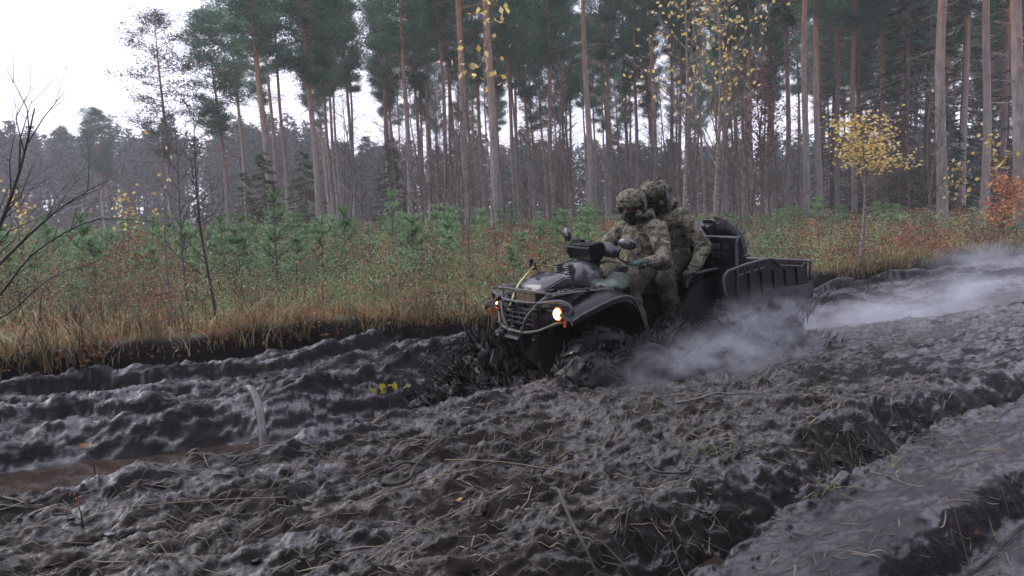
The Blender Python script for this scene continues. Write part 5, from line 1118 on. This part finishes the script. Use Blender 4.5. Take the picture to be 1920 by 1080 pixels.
# ---------------------------------------------------------------- thrown mud, mist, haze
def vw(x, y, z): return VM @ Vector((x, y, z))
def mound(name, ells, label, seed, amp=.05, vox=.02):
    """a ragged heap of wet mud"""
    o = lumpy(name, ells, M['splash'], None, vox, amp, 7, 2, seed, sq=(1, 1, 1)); me = o.data
    n_ = len(me.vertices); co = np.empty(n_*3, np.float32); me.vertices.foreach_get('co', co); co = co.reshape(-1, 3); no = np.empty(n_*3, np.float32); me.vertices.foreach_get('normal', no); no = no.reshape(-1, 3)
    w_ = np.clip(vn3(co*np.array([16, 16, 9]), seed+20)-.45, 0, 1)*2; w2 = vn3(co*38, seed+21)-.5; co = co+no*(amp*1.4*w_+amp*.5*w2)[:, None]; me.vertices.foreach_set('co', co.astype(np.float32).ravel()); me.update()
    return tag(o, label, 'mud splash', kind='stuff')
def shards(name, n, src, seed, label, dirf, size=(.01, .035), stretch=(1.5, 5)):
    g = rnd(seed); b = bmesh.new(); bmesh.ops.create_icosphere(b, subdivisions=1, radius=1); bv = np.array([v.co[:] for v in b.verts]); bf = np.array([[v.index for v in f.verts] for f in b.faces]); b.free(); k = len(bv)
    P, D = src(g, n); n = len(P); D = unit(D); S = unit(np.cross(D, g.normal(size=(n, 3)))); T = np.cross(D, S); sz = g.uniform(*size, n)*(.4+g.random(n)**2*1.2); st = g.uniform(*stretch, n)
    w_ = bv*(.55+.9*vn3((bv*1.9), seed))[:, None]; jit_ = 1+.5*g.normal(size=(n, k))*.5
    V_ = P[:, None]+(D[:, None]*(w_[None, :, 0:1]*st[:, None, None])+S[:, None]*w_[None, :, 1:2]+T[:, None]*w_[None, :, 2:3]*.7)*sz[:, None, None]*jit_[..., None]
    Fc = (np.arange(n)[:, None, None]*k+bf[None]).reshape(-1, 3); return link(name, npmesh(name, V_.reshape(-1, 3), Fc, [M['splash']]), kind='stuff', label=label, cat='mud splash')
# bow wave thrown up in front of the wheels
E_ = []
rs = random.Random(11)
bow = [((.0, -.30, .24), (.36, .40, .22)), ((.12, -.22, .36), (.24, .30, .17)), ((.38, .02, .20), (.26, .28, .16)), ((.28, -.15, .16), (.34, .32, .20)), ((.48, .10, .08), (.28, .26, .15)), ((.12, .25, .14), (.34, .34, .18)), ((.20, -.30, .32), (.16, .2, .15)), ((.68, -.02, .04), (.26, .24, .12)), ((-.1, .55, .16), (.34, .22, .16))]
for c_, r_ in bow: E_.append((tuple(vw(*c_)), r_))
mound('bow_wave', E_, 'heap of black mud pushed up and thrown forward by the front wheels', 31, .035, .016)
def surf(ells, n, g, lift=.02):
    i = g.integers(0, len(ells), n); u = unit(g.normal(size=(n, 3))); u[:, 2] = np.abs(u[:, 2]); C = np.array([vw(*e[0])[:] for e in ells])[i]; Rr = np.array([e[1] for e in ells])[i]
    return C+u*(Rr+lift), u
def src_heap(g, n):
    P, u = surf(bow, n, g, .01); P[:, 2] += g.random(n)**3*.12; lead = np.array(VM.to_3x3() @ Vector((1, .1, .2))); return P, u*.8+lead*.5+np.array([0, 0, .5])+g.normal(size=(n, 3))*.25
shards('flying_mud', 4200, src_heap, 37, 'spiky crust of mud strands all over the heap before the wheels', None, (.003, .010), (3, 11))
def src_bow(g, n):
    t = g.random(n); a = g.uniform(-.9, .9, n); r0 = .15+.45*g.random(n); x = -.05+r0*np.cos(a)*t*1.2; y = -.2+r0*np.sin(a)*1.0; z = .30+.42*np.sin(np.clip(t*1.6, 0, 1.5))*g.random(n)**.8*(1-.5*t)
    P = np.array([vw(*p)[:] for p in zip(x, y, z)]); D = np.array([VM.to_3x3() @ Vector((1-t_*.4, math.sin(a_), 1.3-2.2*t_)) for t_, a_ in zip(t, a)]); return P, D
shards('flying_mud', 650, src_bow, 32, 'ragged mud flung into the air before the vehicle', None, (.003, .011), (2, 8))
# churned skirts beside the wheels
sk = [((x, y, z), r_) for x, y, z, r_ in ((-.22, .70, .22, (.34, .18, .30)), (-.62, .76, .24, (.40, .18, .32)), (-1.05, .80, .24, (.4, .17, .26)), (-1.5, .78, .16, (.35, .17, .16)), (-1.85, .78, .20, (.33, .18, .22)), (-2.2, .78, .18, (.3, .18, .18)), (-2.6, .74, .18, (.35, .18, .17)), (-3.0, .6, .12, (.3, .22, .12)))]
mound('wheel_spray', [(tuple(vw(*c_)), r_) for c_, r_ in sk], 'wet mud churned up along the near side of the wheels', 33, .026, .016)
def src_skirt(g, n):
    P, u = surf(sk, n, g, .0); P[:, 2] += g.random(n)**4*.10; b_ = np.array(VM.to_3x3() @ Vector((-.7, .4, .8))); return P, u*.7+b_*.4+g.normal(size=(n, 3))*.55
shards('flying_mud', 5200, src_skirt, 38, 'spiky mud strands torn up along the near wheels', None, (.003, .009), (2, 7))
def curtain(x0, hgt, back=.55):
    def f(g, n):
        u = g.random(n)**.8; sp_ = g.random(n); x = x0-back*sp_*u*1.2+g.normal(size=n)*.06; y = .60+.30*g.random(n)*u+.05; z = .25+hgt*(u*2.0-u*u*1.15)*(.35+.65*sp_)
        P = np.array([vw(*p)[:] for p in zip(x, y, z)]); D = np.array([VM.to_3x3() @ Vector((-.22*s_-.1, .15, 1.0-.5*u_)) for s_, u_ in zip(sp_, u)])+g.normal(size=(n, 3))*.22; return P, D
    return f
shards('flying_mud', 1200, curtain(-1.80, .60, .75), 34, 'streaks of mud flung up behind the middle wheel', None, (.003, .009), (3, 11))
shards('flying_mud', 1000, curtain(-.35, .52, .6), 35, 'streaks of mud flung up behind the front wheel', None, (.003, .011), (3, 11))
shards('flying_mud', 150, curtain(-2.45, .20, .25), 36, 'mud clots flung up beside the rear wheel', None, (.004, .014), (1.5, 6))
# steam and spray: real soft volumes
def cloud(name, c_, size, dens, label, seed, rz=0, tex=3.0, colr=(.90, .93, 1.0)):
    mb = MB(); mb.ball((0, 0, 0), 1, 24, 14); o = mb.build(name, None, smooth=True); o.location = c_; o.scale = size; o.rotation_euler = (0, 0, rz)
    m = bpy.data.materials.new(name); m.use_nodes = True; t = m.node_tree; t.nodes.clear(); ou = nd(t, 'ShaderNodeOutputMaterial'); v = nd(t, 'ShaderNodeVolumePrincipled'); v.inputs['Color'].default_value = (*colr, 1); v.inputs['Anisotropy'].default_value = .2
    tc = nd(t, 'ShaderNodeTexCoord'); ln = nd(t, 'ShaderNodeVectorMath', operation='LENGTH'); t.links.new(tc.outputs['Object'], ln.inputs[0])
    fo = nd(t, 'ShaderNodeMapRange', interpolation_type='SMOOTHSTEP'); fo.inputs['From Min'].default_value = 1.0; fo.inputs['From Max'].default_value = .25; t.links.new(ln.outputs['Value'], fo.inputs[0])
    ge = nd(t, 'ShaderNodeNewGeometry'); n_ = nd(t, 'ShaderNodeTexNoise', Scale=tex, Detail=4, Roughness=.55, Distortion=.8); 
    mp = nd(t, 'ShaderNodeMapping'); mp.inputs['Location'].default_value = (seed, 0, 0); mp.inputs['Scale'].default_value = (1, 1, 1.6); t.links.new(ge.outputs['Position'], mp.inputs[0]); t.links.new(mp.outputs[0], n_.inputs['Vector'])
    r_ = nd(t, 'ShaderNodeMapRange', interpolation_type='SMOOTHSTEP'); r_.inputs['From Min'].default_value = .38; r_.inputs['From Max'].default_value = .66; t.links.new(n_.outputs['Fac'], r_.inputs[0])
    a = nd(t, 'ShaderNodeMath', operation='MULTIPLY'); b = nd(t, 'ShaderNodeMath', operation='MULTIPLY'); b.inputs[1].default_value = dens; t.links.new(fo.outputs[0], a.inputs[0]); t.links.new(r_.outputs[0], a.inputs[1]); t.links.new(a.outputs[0], b.inputs[0]); t.links.new(b.outputs[0], v.inputs['Density']); t.links.new(v.outputs[0], ou.inputs['Volume'])
    o.data.materials.append(m); return tag(o, label, 'mist', kind='stuff')
cloud('spray_mist', vw(-.9, 1.08, .40), (1.0, .36, .36), 1.9, 'bluish spray mist rising beside the front wheel and foot board', 1, VRZ, 4.5)
cloud('spray_mist', vw(-1.75, 1.0, .55), (.95, .34, .44), 2.0, 'bluish spray mist boiling up behind the middle wheel', 5, VRZ, 5.0)
cloud('spray_mist', (3.9, 7.7, .05), (2.0, .8, .30), 1.4, 'pale steam hanging over the wet road right behind the vehicle', 9, R(22), 1.6)
cloud('spray_mist', (6.3, 9.8, .05), (2.8, 1.2, .36), .8, 'pale steam drifting low over the road at the right', 14, R(30), 1.1)
cloud('spray_mist', (8.4, 12.6, .25), (2.8, 1.1, .42), .5, 'thin steam curling over the bank at the right', 21, R(35), 1.3)
# haze over the whole scene
mb = MB(); mb.box((0, 0, 12.0), (470, 470, 28)); hz = mb.build('haze', None); m = bpy.data.materials.new('haze'); m.use_nodes = True; t = m.node_tree; t.nodes.clear(); ou = nd(t, 'ShaderNodeOutputMaterial'); v = nd(t, 'ShaderNodeVolumePrincipled')
v.inputs['Color'].default_value = (.95, .96, 1.0, 1); v.inputs['Density'].default_value = .0016; t.links.new(v.outputs[0], ou.inputs['Volume']); hz.data.materials.append(m); tag(hz, 'faint grey haze in the damp forest air', 'haze', kind='stuff')
